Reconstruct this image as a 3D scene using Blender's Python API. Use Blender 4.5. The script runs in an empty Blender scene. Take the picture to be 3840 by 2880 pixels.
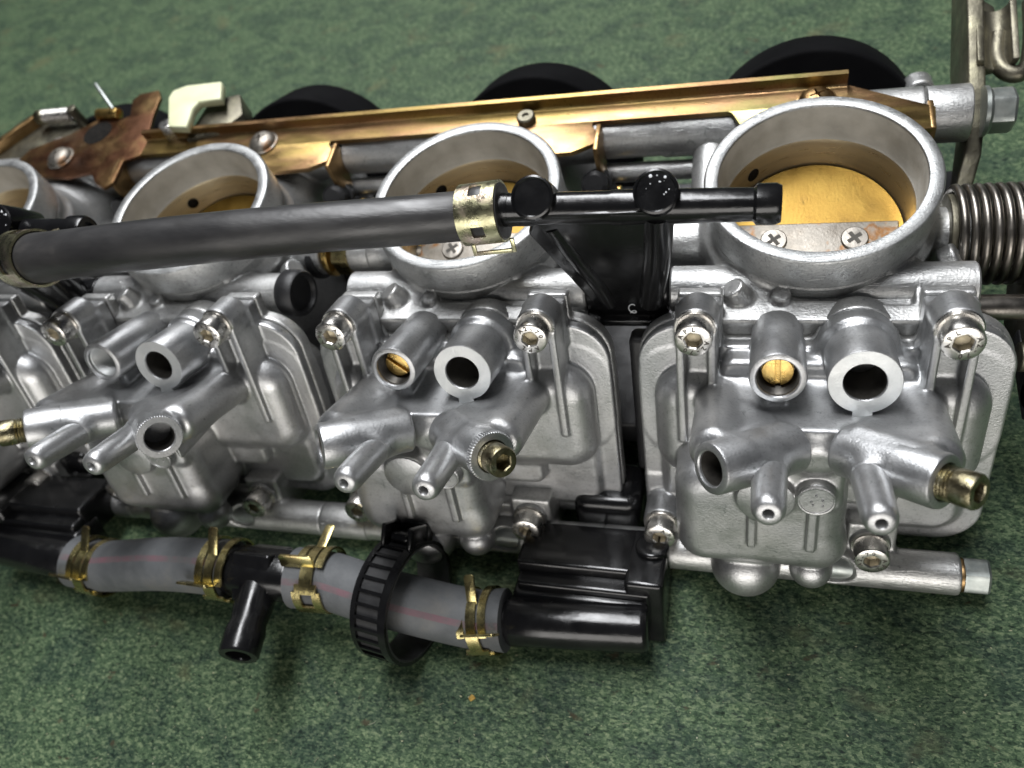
import bpy, bmesh, math, random
import numpy as np
from mathutils import Matrix, Vector

# ------------------------------------------------------------------ camera, world, lights
sc = bpy.context.scene
S = 0.001                                    # everything below is written in millimetres
TILT = math.radians(5.26)                    # the bank leans on its rear caps
ZT = 75.25
G = Matrix.Translation((0, 0, ZT * S)) @ Matrix.Rotation(TILT, 4, 'X')   # bank frame -> table frame


def table_z(y):                              # mat surface, in the bank frame
    return -(ZT + math.sin(TILT) * y) / math.cos(TILT)


cam_d = bpy.data.cameras.new('camera')
cam = bpy.data.objects.new('camera', cam_d)
sc.collection.objects.link(cam)
cam_d.sensor_width = 36.0
cam_d.lens = 36.0 * 2950.7 / 3840
cam_d.clip_start = 0.005
cam_d.clip_end = 20
CR = Matrix(((0.95393505, 0.17254407, -0.24543119), (-0.02680045, 0.86380679, 0.50310989),
             (0.29881376, -0.47335649, 0.82863983))).transposed().to_4x4()
CP = Vector((-11.1752, -128.2306, 131.3027)) * S
cam.matrix_world = G @ Matrix.Translation(CP) @ CR
sc.camera = cam
cam_d.dof.use_dof = True
cam_d.dof.focus_distance = 0.160
cam_d.dof.aperture_fstop = 17

w = bpy.data.worlds.new('World')
sc.world = w
w.use_nodes = True
wb = w.node_tree.nodes['Background']
wb.inputs[0].default_value = (0.72, 0.78, 0.92, 1)
wb.inputs[1].default_value = 0.03


def area(name, loc, target, sx, sy, power, col):
    d = bpy.data.lights.new(name, 'AREA')
    d.shape = 'RECTANGLE'
    d.size, d.size_y = sx, sy
    d.energy = power
    d.color = col
    o = bpy.data.objects.new(name, d)
    sc.collection.objects.link(o)
    o.location = loc
    o.rotation_euler = (Vector(target) - Vector(loc)).to_track_quat('-Z', 'Y').to_euler()
    return o


area('ceiling_panel', (-0.22, 0.42, 1.02), (-0.16, 0.22, 0.0), 0.26, 1.2, 23, (0.97, 0.98, 1.0))
area('front_fill', (0.02, -0.95, 0.22), (-0.05, 0, 0.05), 1.0, 0.44, 6.2, (1.0, 0.965, 0.92))  # fill light added in front to brighten the bowl faces

sc.view_settings.view_transform = 'Standard'
sc.view_settings.look = 'None'
sc.view_settings.exposure = 0.0
sc.view_settings.gamma = 1.0
sc.view_settings.use_curve_mapping = False
sc.cycles.max_bounces = 8
sc.cycles.use_denoising = True
C = sc.collection
random.seed(7)
rng = np.random.default_rng(3)

# ------------------------------------------------------------------ materials


def mat_base(name):
    m = bpy.data.materials.new(name)
    m.use_nodes = True
    return m, m.node_tree.nodes, m.node_tree.links, m.node_tree.nodes['Principled BSDF']


def noise(N, L, co, scale, detail=3, rough=0.55, dist=0.0):
    n = N.new('ShaderNodeTexNoise')
    n.inputs['Scale'].default_value = scale
    n.inputs['Detail'].default_value = detail
    n.inputs['Roughness'].default_value = rough
    n.inputs['Distortion'].default_value = dist
    L.new(co, n.inputs['Vector'])
    return n.outputs['Fac']


def ramp(N, L, fac, stops):
    r = N.new('ShaderNodeValToRGB')
    while len(r.color_ramp.elements) < len(stops):
        r.color_ramp.elements.new(0.5)
    for e, (p, c) in zip(r.color_ramp.elements, stops):
        e.position = p
        e.color = (c[0], c[1], c[2], 1) if isinstance(c, (tuple, list)) else (c, c, c, 1)
    L.new(fac, r.inputs[0])
    return r.outputs[0]


def coords(N, L, stretch=None):
    t = N.new('ShaderNodeTexCoord')
    if stretch is None:
        return t.outputs['Object']
    mp = N.new('ShaderNodeMapping')
    mp.inputs['Scale'].default_value = stretch
    L.new(t.outputs['Object'], mp.inputs[0])
    return mp.outputs[0]


def surf(name, stops, rough, metal=0.0, cscale=60.0, rvar=0.08, rscale=200.0, bump=0.0, bscale=1500.0,
         stretch=None, spec=0.5, coat=0.0, scratch=0.0, grain=0.0):
    """One procedural surface: colour mottling, uneven gloss, fine relief and optional fine scratches."""
    m, N, L, P = mat_base(name)
    co = coords(N, L, stretch)
    col = ramp(N, L, noise(N, L, co, cscale, 4, 0.6), stops)
    if grain:
        gm = N.new('ShaderNodeMix')
        gm.data_type = 'RGBA'
        gm.blend_type = 'MULTIPLY'
        gm.inputs[0].default_value = 1.0
        L.new(col, gm.inputs[6])
        L.new(ramp(N, L, noise(N, L, coords(N, L), 1500, 3, 0.7), [(0.30, 1 - grain), (0.46, 1.0), (0.60, 1.0), (0.72, 1 + grain * .5)]), gm.inputs[7])
        col = gm.outputs[2]
        # oxide freckles and stains, each with a shape of its own
        ox = N.new('ShaderNodeMix')
        ox.data_type = 'RGBA'
        ox.blend_type = 'MULTIPLY'
        L.new(ramp(N, L, noise(N, L, coords(N, L), 330, 4, 0.75, 0.8), [(0.62, 0.0), (0.70, 0.75)]), ox.inputs[0])
        L.new(col, ox.inputs[6])
        ox.inputs[7].default_value = (0.50, 0.53, 0.52, 1)
        col = ox.outputs[2]
    L.new(col, P.inputs['Base Color'])
    rr = ramp(N, L, noise(N, L, co, rscale, 3), [(0.3, max(0.02, rough - rvar)), (0.7, rough + rvar)])
    L.new(rr, P.inputs['Roughness'])
    P.inputs['Metallic'].default_value = metal
    P.inputs['Specular IOR Level'].default_value = spec
    P.inputs['Coat Weight'].default_value = coat
    P.inputs['Coat Roughness'].default_value = 0.12
    if bump or scratch:
        b = N.new('ShaderNodeBump')
        b.inputs['Distance'].default_value = 0.0002
        b.inputs['Strength'].default_value = bump if bump else 0.1
        h = noise(N, L, co, bscale, 4, 0.6)
        if scratch:
            sco = coords(N, L, (1, 14, 6))
            s = ramp(N, L, noise(N, L, sco, 260, 2, 0.5, 0.6), [(0.60, 0.0), (0.66, 1.0)])
            mx = N.new('ShaderNodeMath')
            mx.operation = 'MULTIPLY_ADD'
            mx.inputs[1].default_value = -scratch
            L.new(s, mx.inputs[0])
            L.new(h, mx.inputs[2])
            h = mx.outputs[0]
        L.new(h, b.inputs['Height'])
        L.new(b.outputs[0], P.inputs['Normal'])
    return m


M = {}
M['cast'] = surf('cast_zinc', [(0.25, (0.33, 0.34, 0.345)), (0.45, (0.46, 0.465, 0.47)), (0.75, (0.57, 0.565, 0.555))],
                 0.40, 0.88, 45, 0.09, 150, 0.32, 2300, grain=0.25)
M['body'] = surf('cast_aluminium', [(0.25, (0.40, 0.405, 0.405)), (0.55, (0.54, 0.54, 0.53)), (0.8, (0.64, 0.635, 0.615))],
                 0.42, 0.88, 60, 0.09, 150, 0.5, 1900, grain=0.3, scratch=0.3)
M['rim'] = surf('machined_rim', [(0.25, (0.32, 0.33, 0.33)), (0.6, (0.43, 0.435, 0.43)), (0.8, (0.53, 0.525, 0.505))],
                0.46, 0.88, 110, 0.1, 300, 0.4, 2300, None, 0.5, 0, 0.7, 0.35)
M['bore'] = surf('worn_bore', [(0.3, (0.52, 0.44, 0.31)), (0.55, (0.62, 0.53, 0.36)), (0.8, (0.68, 0.55, 0.33))],
                 0.32, 0.8, 40, 0.06, 120, 0.12, 900, (1, 1, 9))
M['boretop'] = surf('oxidised_bore', [(0.3, (0.36, 0.345, 0.305)), (0.7, (0.52, 0.50, 0.45))],
                    0.7, 0.3, 150, 0.08, 300, 0.3, 1800)
M['face'] = surf('pale_machined_face', [(0.3, (0.56, 0.58, 0.58)), (0.7, (0.70, 0.71, 0.70))],
                 0.5, 0.9, 160, 0.06, 400, 0.4, 2500)
M['steel'] = surf('stainless', [(0.3, (0.60, 0.58, 0.55)), (0.7, (0.76, 0.74, 0.70))],
                  0.30, 1.0, 300, 0.07, 500, 0.15, 2000)
M['shaft'] = surf('rusty_shaft', [(0.3, (0.17, 0.15, 0.125)), (0.56, (0.27, 0.25, 0.22)), (0.64, (0.27, 0.14, 0.06)), (0.75, (0.30, 0.28, 0.25))], 0.48, 0.9, 140, 0.1, 300, 0.3)
M['stamp_shade'] = surf('groove_shade', [(0.3, (0.05, 0.047, 0.042)), (0.7, (0.10, 0.092, 0.08))], 0.6, 0.2, 300, spec=0.2)  # shade of cut letters and recesses painted as dark grey
M['hexfloor'] = surf('socket_floor', [(0.3, (0.36, 0.31, 0.21)), (0.7, (0.55, 0.49, 0.36))], 0.5, 0.8, 700)
M['depthshade'] = surf('depth_shaded_bore', [(0.3, (0.07, 0.065, 0.06)), (0.7, (0.16, 0.15, 0.13))], 0.42, 0.75, 200, 0.08, 400, 0.2)  # depth shade of the tube and port holes painted into the colour
M['zincbolt'] = surf('zinc_bolt', [(0.3, (0.26, 0.29, 0.28)), (0.7, (0.40, 0.42, 0.40))], 0.4, 0.85, 300, 0.06, 500, 0.1)
M['springsteel'] = surf('spring_steel', [(0.3, (0.17, 0.157, 0.138)), (0.7, (0.29, 0.268, 0.24))], 0.36, 1.0, 300, 0.06, 400, 0.15)
M['darksteel'] = surf('dark_bracket_steel', [(0.3, (0.10, 0.092, 0.072)), (0.55, (0.17, 0.158, 0.118)), (0.75, (0.26, 0.245, 0.17))],
                      0.46, 0.9, 160, 0.1, 250, 0.5, 1300)
M['brass'] = surf('brass', [(0.3, (0.50, 0.33, 0.10)), (0.7, (0.72, 0.50, 0.18))], 0.32, 1.0, 400, 0.1, 500, 0.4, 2200)
M['plate'] = surf('brass_throttle_plate', [(0.25, (0.15, 0.085, 0.025)), (0.42, (0.24, 0.145, 0.032)), (0.6, (0.29, 0.185, 0.042)), (0.8, (0.36, 0.25, 0.08))],
                  0.36, 0.9, 55, 0.10, 120, 0.12, 1500, None, 0.5, 0, 0.2, 0.1)
M['dirtybrass'] = surf('tarnished_brass', [(0.32, (0.13, 0.11, 0.065)), (0.5, (0.27, 0.24, 0.15)), (0.7, (0.46, 0.44, 0.34))],
                       0.34, 1.0, 350, 0.12, 500, 0.6, 1500)
M['rail'] = surf('yellow_zinc', [(0.28, (0.21, 0.125, 0.045)), (0.42, (0.30, 0.215, 0.075)), (0.55, (0.33, 0.195, 0.10)),
                                 (0.68, (0.25, 0.225, 0.085)), (0.82, (0.36, 0.235, 0.15))],
                 0.35, 0.95, 42, 0.09, 220, 0.2, 1900, (0.4, 1.5, 1.5), grain=0.3, scratch=0.3)
M['redzinc'] = surf('reddish_zinc', [(0.3, (0.075, 0.035, 0.02)), (0.48, (0.12, 0.055, 0.028)), (0.62, (0.19, 0.115, 0.05)), (0.8, (0.27, 0.19, 0.08))],
                    0.42, 0.9, 60, 0.1, 220, 0.2, 1900, grain=0.3)
M['bronze'] = surf('bronze_zinc', [(0.3, (0.20, 0.12, 0.05)), (0.7, (0.38, 0.25, 0.12))], 0.36, 1.0, 100, 0.1, 260, 0.2)
M['clampgold'] = surf('gold_clamp', [(0.25, (0.46, 0.36, 0.14)), (0.55, (0.60, 0.52, 0.25)), (0.8, (0.46, 0.32, 0.15))],
                      0.26, 1.0, 120, 0.08, 300, 0.15)
M['clampolive'] = surf('olive_clamp', [(0.25, (0.34, 0.33, 0.20)), (0.5, (0.50, 0.48, 0.30)), (0.65, (0.58, 0.46, 0.38)), (0.8, (0.56, 0.56, 0.42))],
                       0.30, 1.0, 150, 0.1, 400, 0.3)
M['black'] = surf('black_plastic', [(0.3, (0.004, 0.004, 0.0045)), (0.7, (0.008, 0.008, 0.0085))], 0.21, 0.0, 120, 0.07, 260, 0.12, 900, None, 0.5, 0, 0.2)
M['satin'] = surf('satin_black_plastic', [(0.3, (0.007, 0.007, 0.008)), (0.7, (0.014, 0.014, 0.015))], 0.5, 0.0, 120, 0.08, 260, 0.3, 1400)
M['strap'] = surf('moulded_strap', [(0.3, (0.02, 0.02, 0.021)), (0.7, (0.035, 0.035, 0.036))], 0.45, 0.0, 300, 0.1, 500, 0.5, 2500)  # window floors coloured lighter than the black edges, as if lit
M['cap'] = surf('black_cap', [(0.3, (0.0025, 0.0025, 0.003)), (0.7, (0.005, 0.005, 0.0055))], 0.8, 0.0, 60, 0.05, 200, 0.05, spec=0.06)
M['rubber'] = surf('black_hose', [(0.3, (0.018, 0.018, 0.019)), (0.6, (0.034, 0.033, 0.033)), (0.8, (0.075, 0.070, 0.066))],
                   0.40, 0.0, 130, 0.12, 200, 0.3, 1200, (0.35, 1, 1))
M['grey'] = surf('grey_hose', [(0.3, (0.065, 0.07, 0.075)), (0.55, (0.10, 0.105, 0.11)), (0.8, (0.145, 0.14, 0.13))],
                 0.62, 0.0, 90, 0.08, 200, 0.5, 1600)
M['pink'] = surf('pink_stripe', [(0.38, (0.10, 0.098, 0.10)), (0.52, (0.125, 0.085, 0.095)), (0.68, (0.15, 0.080, 0.096))], 0.62, 0.0, 160, 0.08, 200, 0.5, 1600)
M['cream'] = surf('cream_plastic', [(0.3, (0.66, 0.68, 0.42)), (0.7, (0.74, 0.76, 0.52))], 0.45, 0.0, 80)
M['dust'] = surf('white_dust', [(0.3, (0.55, 0.57, 0.6)), (0.7, (0.8, 0.82, 0.85))], 0.8, 0.0, 500)
M['lint'] = surf('lint', [(0.3, (0.10, 0.09, 0.05)), (0.5, (0.30, 0.31, 0.22)), (0.7, (0.42, 0.42, 0.34))], 0.9, 0.0, 40, spec=0.2)
M['holeshade'] = surf('hole_shade', [(0.3, (0.006, 0.006, 0.006)), (0.7, (0.016, 0.014, 0.012))], 0.9, 0.0, 500, spec=0.1)  # near-black paint for the shade inside holes
M['crumb'] = surf('ochre_crumb', [(0.3, (0.28, 0.16, 0.03)), (0.7, (0.42, 0.28, 0.06))], 0.8, 0.0, 900)


def mat_green():
    m, N, L, P = mat_base('mottled_green_board')
    co = coords(N, L, (1, 1.35, 1))
    vco = coords(N, L, (0.62, 1.15, 1))
    wob = N.new('ShaderNodeVectorMath')
    wob.operation = 'MULTIPLY_ADD'
    nz = N.new('ShaderNodeTexNoise')
    nz.inputs['Scale'].default_value = 900
    L.new(vco, nz.inputs['Vector'])
    L.new(nz.outputs['Color'], wob.inputs[0])
    wob.inputs[1].default_value = (0.0012, 0.0012, 0)
    L.new(vco, wob.inputs[2])
    vo = N.new('ShaderNodeTexVoronoi')                     # pressed granules, each with its own tone
    vo.inputs['Scale'].default_value = 2100
    L.new(wob.outputs[0], vo.inputs['Vector'])
    sepc = N.new('ShaderNodeSeparateColor')
    L.new(vo.outputs['Color'], sepc.inputs[0])
    av = N.new('ShaderNodeMath')
    av.operation = 'MULTIPLY_ADD'
    av.inputs[1].default_value = 0.20
    L.new(sepc.outputs[0], av.inputs[0])
    n2 = N.new('ShaderNodeMath')
    n2.operation = 'MULTIPLY'
    n2.inputs[1].default_value = 0.82
    L.new(noise(N, L, co, 560, 7, 0.80, 0.2), n2.inputs[0])
    L.new(n2.outputs[0], av.inputs[2])
    a = av.outputs[0]
    base = ramp(N, L, a, [(0.34, (0.007, 0.015, 0.009)), (0.46, (0.033, 0.061, 0.032)), (0.56, (0.076, 0.118, 0.062)), (0.70, (0.195, 0.24, 0.132))])
    big = ramp(N, L, noise(N, L, co, 60, 5, 0.68, 0.8), [(0.46, 0.0), (0.60, 1.0)])
    blue = ramp(N, L, a, [(0.36, (0.005, 0.013, 0.010)), (0.52, (0.025, 0.049, 0.031)), (0.72, (0.115, 0.148, 0.088))])
    mx = N.new('ShaderNodeMix')
    mx.data_type = 'RGBA'
    mm = N.new('ShaderNodeMath')
    mm.operation = 'MULTIPLY'
    mm.inputs[1].default_value = 0.85
    L.new(big, mm.inputs[0])
    L.new(mm.outputs[0], mx.inputs[0])
    L.new(base, mx.inputs[6])
    L.new(blue, mx.inputs[7])
    # pale and tan specks
    sp = ramp(N, L, noise(N, L, co, 900, 2, 0.5), [(0.70, 0.0), (0.76, 1.0)])
    m2 = N.new('ShaderNodeMix')
    m2.data_type = 'RGBA'
    L.new(sp, m2.inputs[0])
    L.new(mx.outputs[2], m2.inputs[6])
    m2.inputs[7].default_value = (0.30, 0.30, 0.19, 1)
    br = N.new('ShaderNodeMix')
    br.data_type = 'RGBA'
    L.new(ramp(N, L, noise(N, L, co, 130, 3, 0.6, 0.6), [(0.66, 0.0), (0.72, 0.75)]), br.inputs[0])
    L.new(m2.outputs[2], br.inputs[6])
    br.inputs[7].default_value = (0.050, 0.036, 0.020, 1)
    tn = N.new('ShaderNodeMix')
    tn.data_type = 'RGBA'
    L.new(ramp(N, L, noise(N, L, co, 34, 3, 0.6, 0.4), [(0.60, 0.0), (0.74, 0.5)]), tn.inputs[0])
    L.new(br.outputs[2], tn.inputs[6])
    tn.inputs[7].default_value = (0.115, 0.105, 0.052, 1)
    L.new(tn.outputs[2], P.inputs['Base Color'])
    rr = ramp(N, L, noise(N, L, co, 400, 3), [(0.3, 0.55), (0.7, 0.8)])
    L.new(rr, P.inputs['Roughness'])
    b = N.new('ShaderNodeBump')
    b.inputs['Strength'].default_value = 0.3
    P.inputs['Specular IOR Level'].default_value = 0.18
    b.inputs['Distance'].default_value = 0.0003
    L.new(noise(N, L, co, 900, 4, 0.65), b.inputs['Height'])
    L.new(b.outputs[0], P.inputs['Normal'])
    return m


M['mat'] = mat_green()

# ------------------------------------------------------------------ shape helpers (millimetres)
V3 = lambda *a: np.array(a, float)


def unit(v):
    v = np.asarray(v, float)
    return v / np.linalg.norm(v)


def frame(p, z, x=(1, 0, 0)):
    z = unit(z)
    x = np.asarray(x, float)
    x = x - z * (x @ z)
    if np.linalg.norm(x) < 1e-6:
        x = np.array([0, 1., 0]) - z * z[1]
    x = unit(x)
    y = np.cross(z, x)
    m = np.eye(4)
    m[:3, 0], m[:3, 1], m[:3, 2], m[:3, 3] = x, y, z, p
    return m


def xf(g, m):
    v, f = g
    return (np.asarray(v) @ m[:3, :3].T + m[:3, 3], f)


def mv(g, *d):
    return (np.asarray(g[0]) + np.array(d, float), g[1])


def join(*gs):
    vs, fs, n = [], [], 0
    for v, f in gs:
        vs.append(np.asarray(v, float).reshape(-1, 3))
        fs += [tuple(i + n for i in q) for q in f]
        n += len(v)
    return (np.concatenate(vs), fs)


def rings(prof, seg=48, cap0=True, cap1=True):
    """Lathe about z; each profile entry is (radius or function of angle, z)."""
    th = np.arange(seg) * 2 * math.pi / seg
    vs, fs = [], []
    for r, z in prof:
        rr = np.array([r(t) for t in th]) if callable(r) else np.full(seg, float(r))
        zz = z if np.ndim(z) else np.full(seg, float(z))
        vs.append(np.stack([rr * np.cos(th), rr * np.sin(th), zz], 1))
    n = len(prof)
    for i in range(n - 1):
        for j in range(seg):
            k = (j + 1) % seg
            fs.append((i * seg + j, i * seg + k, (i + 1) * seg + k, (i + 1) * seg + j))
    if cap0:
        fs.append(tuple(range(seg - 1, -1, -1)))
    if cap1:
        fs.append(tuple((n - 1) * seg + j for j in range(seg)))
    return (np.concatenate(vs), fs)


def hexr(af):
    a = af / 2
    return lambda t: min(a / math.cos((t + math.pi / 6) % (math.pi / 3) - math.pi / 6), a * 1.115)


def arc_round(r, z0, z1, c=0.4, n=3):
    """solid cylinder profile with rounded ends"""
    p = []
    for i in range(n + 1):
        a = math.pi / 2 * i / n
        p.append((r - c + c * math.sin(a), z0 + c - c * math.cos(a)))
    for i in range(n + 1):
        a = math.pi / 2 * i / n
        p.append((r - c + c * math.cos(a), z1 - c + c * math.sin(a)))
    return p


def cyl(p0, p1, r, c=0.4, seg=40):
    p0, p1 = np.asarray(p0, float), np.asarray(p1, float)
    return xf(rings(arc_round(r, 0, np.linalg.norm(p1 - p0), c), seg), frame(p0, p1 - p0))


def tube_wall(ro, ri, L, depth, c=0.35, seg=48):
    """cylinder of length L along z with a blind hole of radius ri from the top"""
    return rings([(ro, 0), (ro, L - c), (ro - c * 0.3, L - c * 0.3), (ro - c, L), (ri + 0.25, L), (ri, L - 0.25), (ri, L - 0.7)], seg, True, False)


def bore_wall(ri, L, depth, seg=40, thread=False):
    p = [(ri, L - 0.65)]
    if thread:
        z = L - 0.9
        while z > L - depth * .75:
            p += [(ri, z), (ri - .28, z - .3)]
            z -= .6
    return rings(p + [(ri, L - depth + .4), (ri * .55, L - depth), (ri * .5, L - depth - 3), (0.05, L - depth - 3.2)], seg, False, False)


def prism(poly, z0, z1, bev=0.0, bseg=2):
    """extrude a polygon (x,y) from z0 to z1, bevelled"""
    bm = bmesh.new()
    vs = [bm.verts.new((x, y, z0)) for x, y in poly]
    f = bm.faces.new(vs)
    r = bmesh.ops.extrude_face_region(bm, geom=[f])
    for v in r['geom']:
        if isinstance(v, bmesh.types.BMVert):
            v.co.z = z1
    bmesh.ops.recalc_face_normals(bm, faces=bm.faces)
    if bev:
        bmesh.ops.bevel(bm, geom=list(bm.edges), offset=bev, segments=bseg, affect='EDGES', profile=0.5, clamp_overlap=True)
    bm.verts.index_update()
    g = (np.array([v.co[:] for v in bm.verts]), [tuple(v.index for v in f.verts) for f in bm.faces])
    bm.free()
    return g


def box(lo, hi, bev=0.5, bseg=3):
    g = prism([(lo[0], lo[1]), (hi[0], lo[1]), (hi[0], hi[1]), (lo[0], hi[1])], lo[2], hi[2], bev, bseg)
    return g


def arcpts(cx, cy, r, a0, a1, n=8):
    return [(cx + r * math.cos(math.radians(a0 + (a1 - a0) * i / n)), cy + r * math.sin(math.radians(a0 + (a1 - a0) * i / n))) for i in range(n + 1)]


def spline(pts, n=12):
    P = [np.asarray(p, float) for p in pts]
    P = [2 * P[0] - P[1]] + P + [2 * P[-1] - P[-2]]
    out = []
    for i in range(1, len(P) - 2):
        for k in range(n):
            t = k / n
            a, b, c, d = P[i - 1:i + 3]
            out.append(0.5 * ((2 * b) + (c - a) * t + (2 * a - 5 * b + 4 * c - d) * t * t + (3 * b - a - 3 * c + d) * t ** 3))
    out.append(P[-2])
    return np.array(out)


def sweep(path, r, seg=32, cap=True, up=(0, 0, 1)):
    """tube along a path; r a number or a list per point"""
    path = np.asarray(path)
    n = len(path)
    rr = np.full(n, float(r)) if np.ndim(r) == 0 else np.asarray(r, float)
    T = np.gradient(path, axis=0)
    T /= np.linalg.norm(T, axis=1)[:, None]
    u = np.asarray(up, float)
    u = unit(u - T[0] * (u @ T[0]))
    vs, fs = [], []
    th = np.arange(seg) * 2 * math.pi / seg
    for i in range(n):
        u = unit(u - T[i] * (u @ T[i]))
        b = np.cross(T[i], u)
        vs.append(path[i] + rr[i] * (np.cos(th)[:, None] * u + np.sin(th)[:, None] * b))
    for i in range(n - 1):
        for j in range(seg):
            k = (j + 1) % seg
            fs.append((i * seg + j, i * seg + k, (i + 1) * seg + k, (i + 1) * seg + j))
    if cap:
        fs.append(tuple(range(seg - 1, -1, -1)))
        fs.append(tuple((n - 1) * seg + j for j in range(seg)))
    return (np.concatenate(vs), fs)


def strip(pts2, width, thick, offs=None):
    """a flat band bent along a 2D path (x,z) and width along y; returns a solid"""
    p = np.asarray(pts2, float)
    t = np.gradient(p, axis=0)
    t /= np.linalg.norm(t, axis=1)[:, None]
    nrm = np.stack([-t[:, 1], t[:, 0]], 1)
    n = len(p)
    wl = np.full(n, -width / 2) if offs is None else np.asarray(offs)[:, 0]
    wh = np.full(n, width / 2) if offs is None else np.asarray(offs)[:, 1]
    vs, fs = [], []
    for i in range(n):
        a, b = p[i] + nrm[i] * thick / 2, p[i] - nrm[i] * thick / 2
        vs += [(a[0], wl[i], a[1]), (a[0], wh[i], a[1]), (b[0], wh[i], b[1]), (b[0], wl[i], b[1])]
    for i in range(n - 1):
        for j in range(4):
            k = (j + 1) % 4
            fs.append((i * 4 + j, (i + 1) * 4 + j, (i + 1) * 4 + k, i * 4 + k))
    fs += [(0, 1, 2, 3), tuple((n - 1) * 4 + j for j in (3, 2, 1, 0))]
    return (np.array(vs), fs)


# ------------------------------------------------------------------ objects
def to_mesh(name, g, mats, smooth=40, midx=None):
    v, f = g
    me = bpy.data.meshes.new(name)
    me.from_pydata((np.asarray(v) * S).tolist(), [], f)
    me.validate()
    for m in (mats if isinstance(mats, (list, tuple)) else [mats]):
        me.materials.append(m)
    if midx is not None:
        me.polygons.foreach_set('material_index', np.asarray(midx, dtype=np.int32)[:len(me.polygons)])
    me.polygons.foreach_set('use_smooth', [True] * len(me.polygons))
    bm = bmesh.new()
    bm.from_mesh(me)
    bmesh.ops.recalc_face_normals(bm, faces=bm.faces)
    bm.to_mesh(me)
    bm.free()
    if smooth:
        me.set_sharp_from_angle(angle=math.radians(smooth))
    me.update()
    return me


def thing(name, label, cat, loc, group=None):
    o = bpy.data.objects.new(name, None)
    o.empty_display_size = 0.005
    C.objects.link(o)
    o.matrix_world = G @ Matrix.Translation(Vector(loc) * S)
    o['label'] = label
    o['category'] = cat
    if group:
        o['group'] = group
    o['_loc'] = [float(x) for x in loc]
    return o


CACHE = {}


def part(name, parent, g, m, at=None, smooth=40, key=None, label=None, local=False, midx=None, stuff=False):
    """a mesh under its thing; g is in the bank frame unless local (then in the thing's own frame)"""
    if key and key in CACHE:
        me = CACHE[key]
    elif isinstance(g, bpy.types.Mesh):
        me = g
    else:
        if not local and at is None:
            r = parent
            while r.parent is not None:
                r = r.parent
            g = mv(g, *[-x for x in r['_loc']])
        me = to_mesh(name, g, m, smooth, midx)
        if key:
            CACHE[key] = me
    o = bpy.data.objects.new(name, me)
    C.objects.link(o)
    o.parent = parent
    if at is not None:
        mm = Matrix(np.asarray(at).tolist())
        mm.translation = mm.translation * S
        o.matrix_local = mm
    if label:
        o['label'] = label
    if stuff:
        o['kind'] = 'stuff'
    return o


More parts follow.
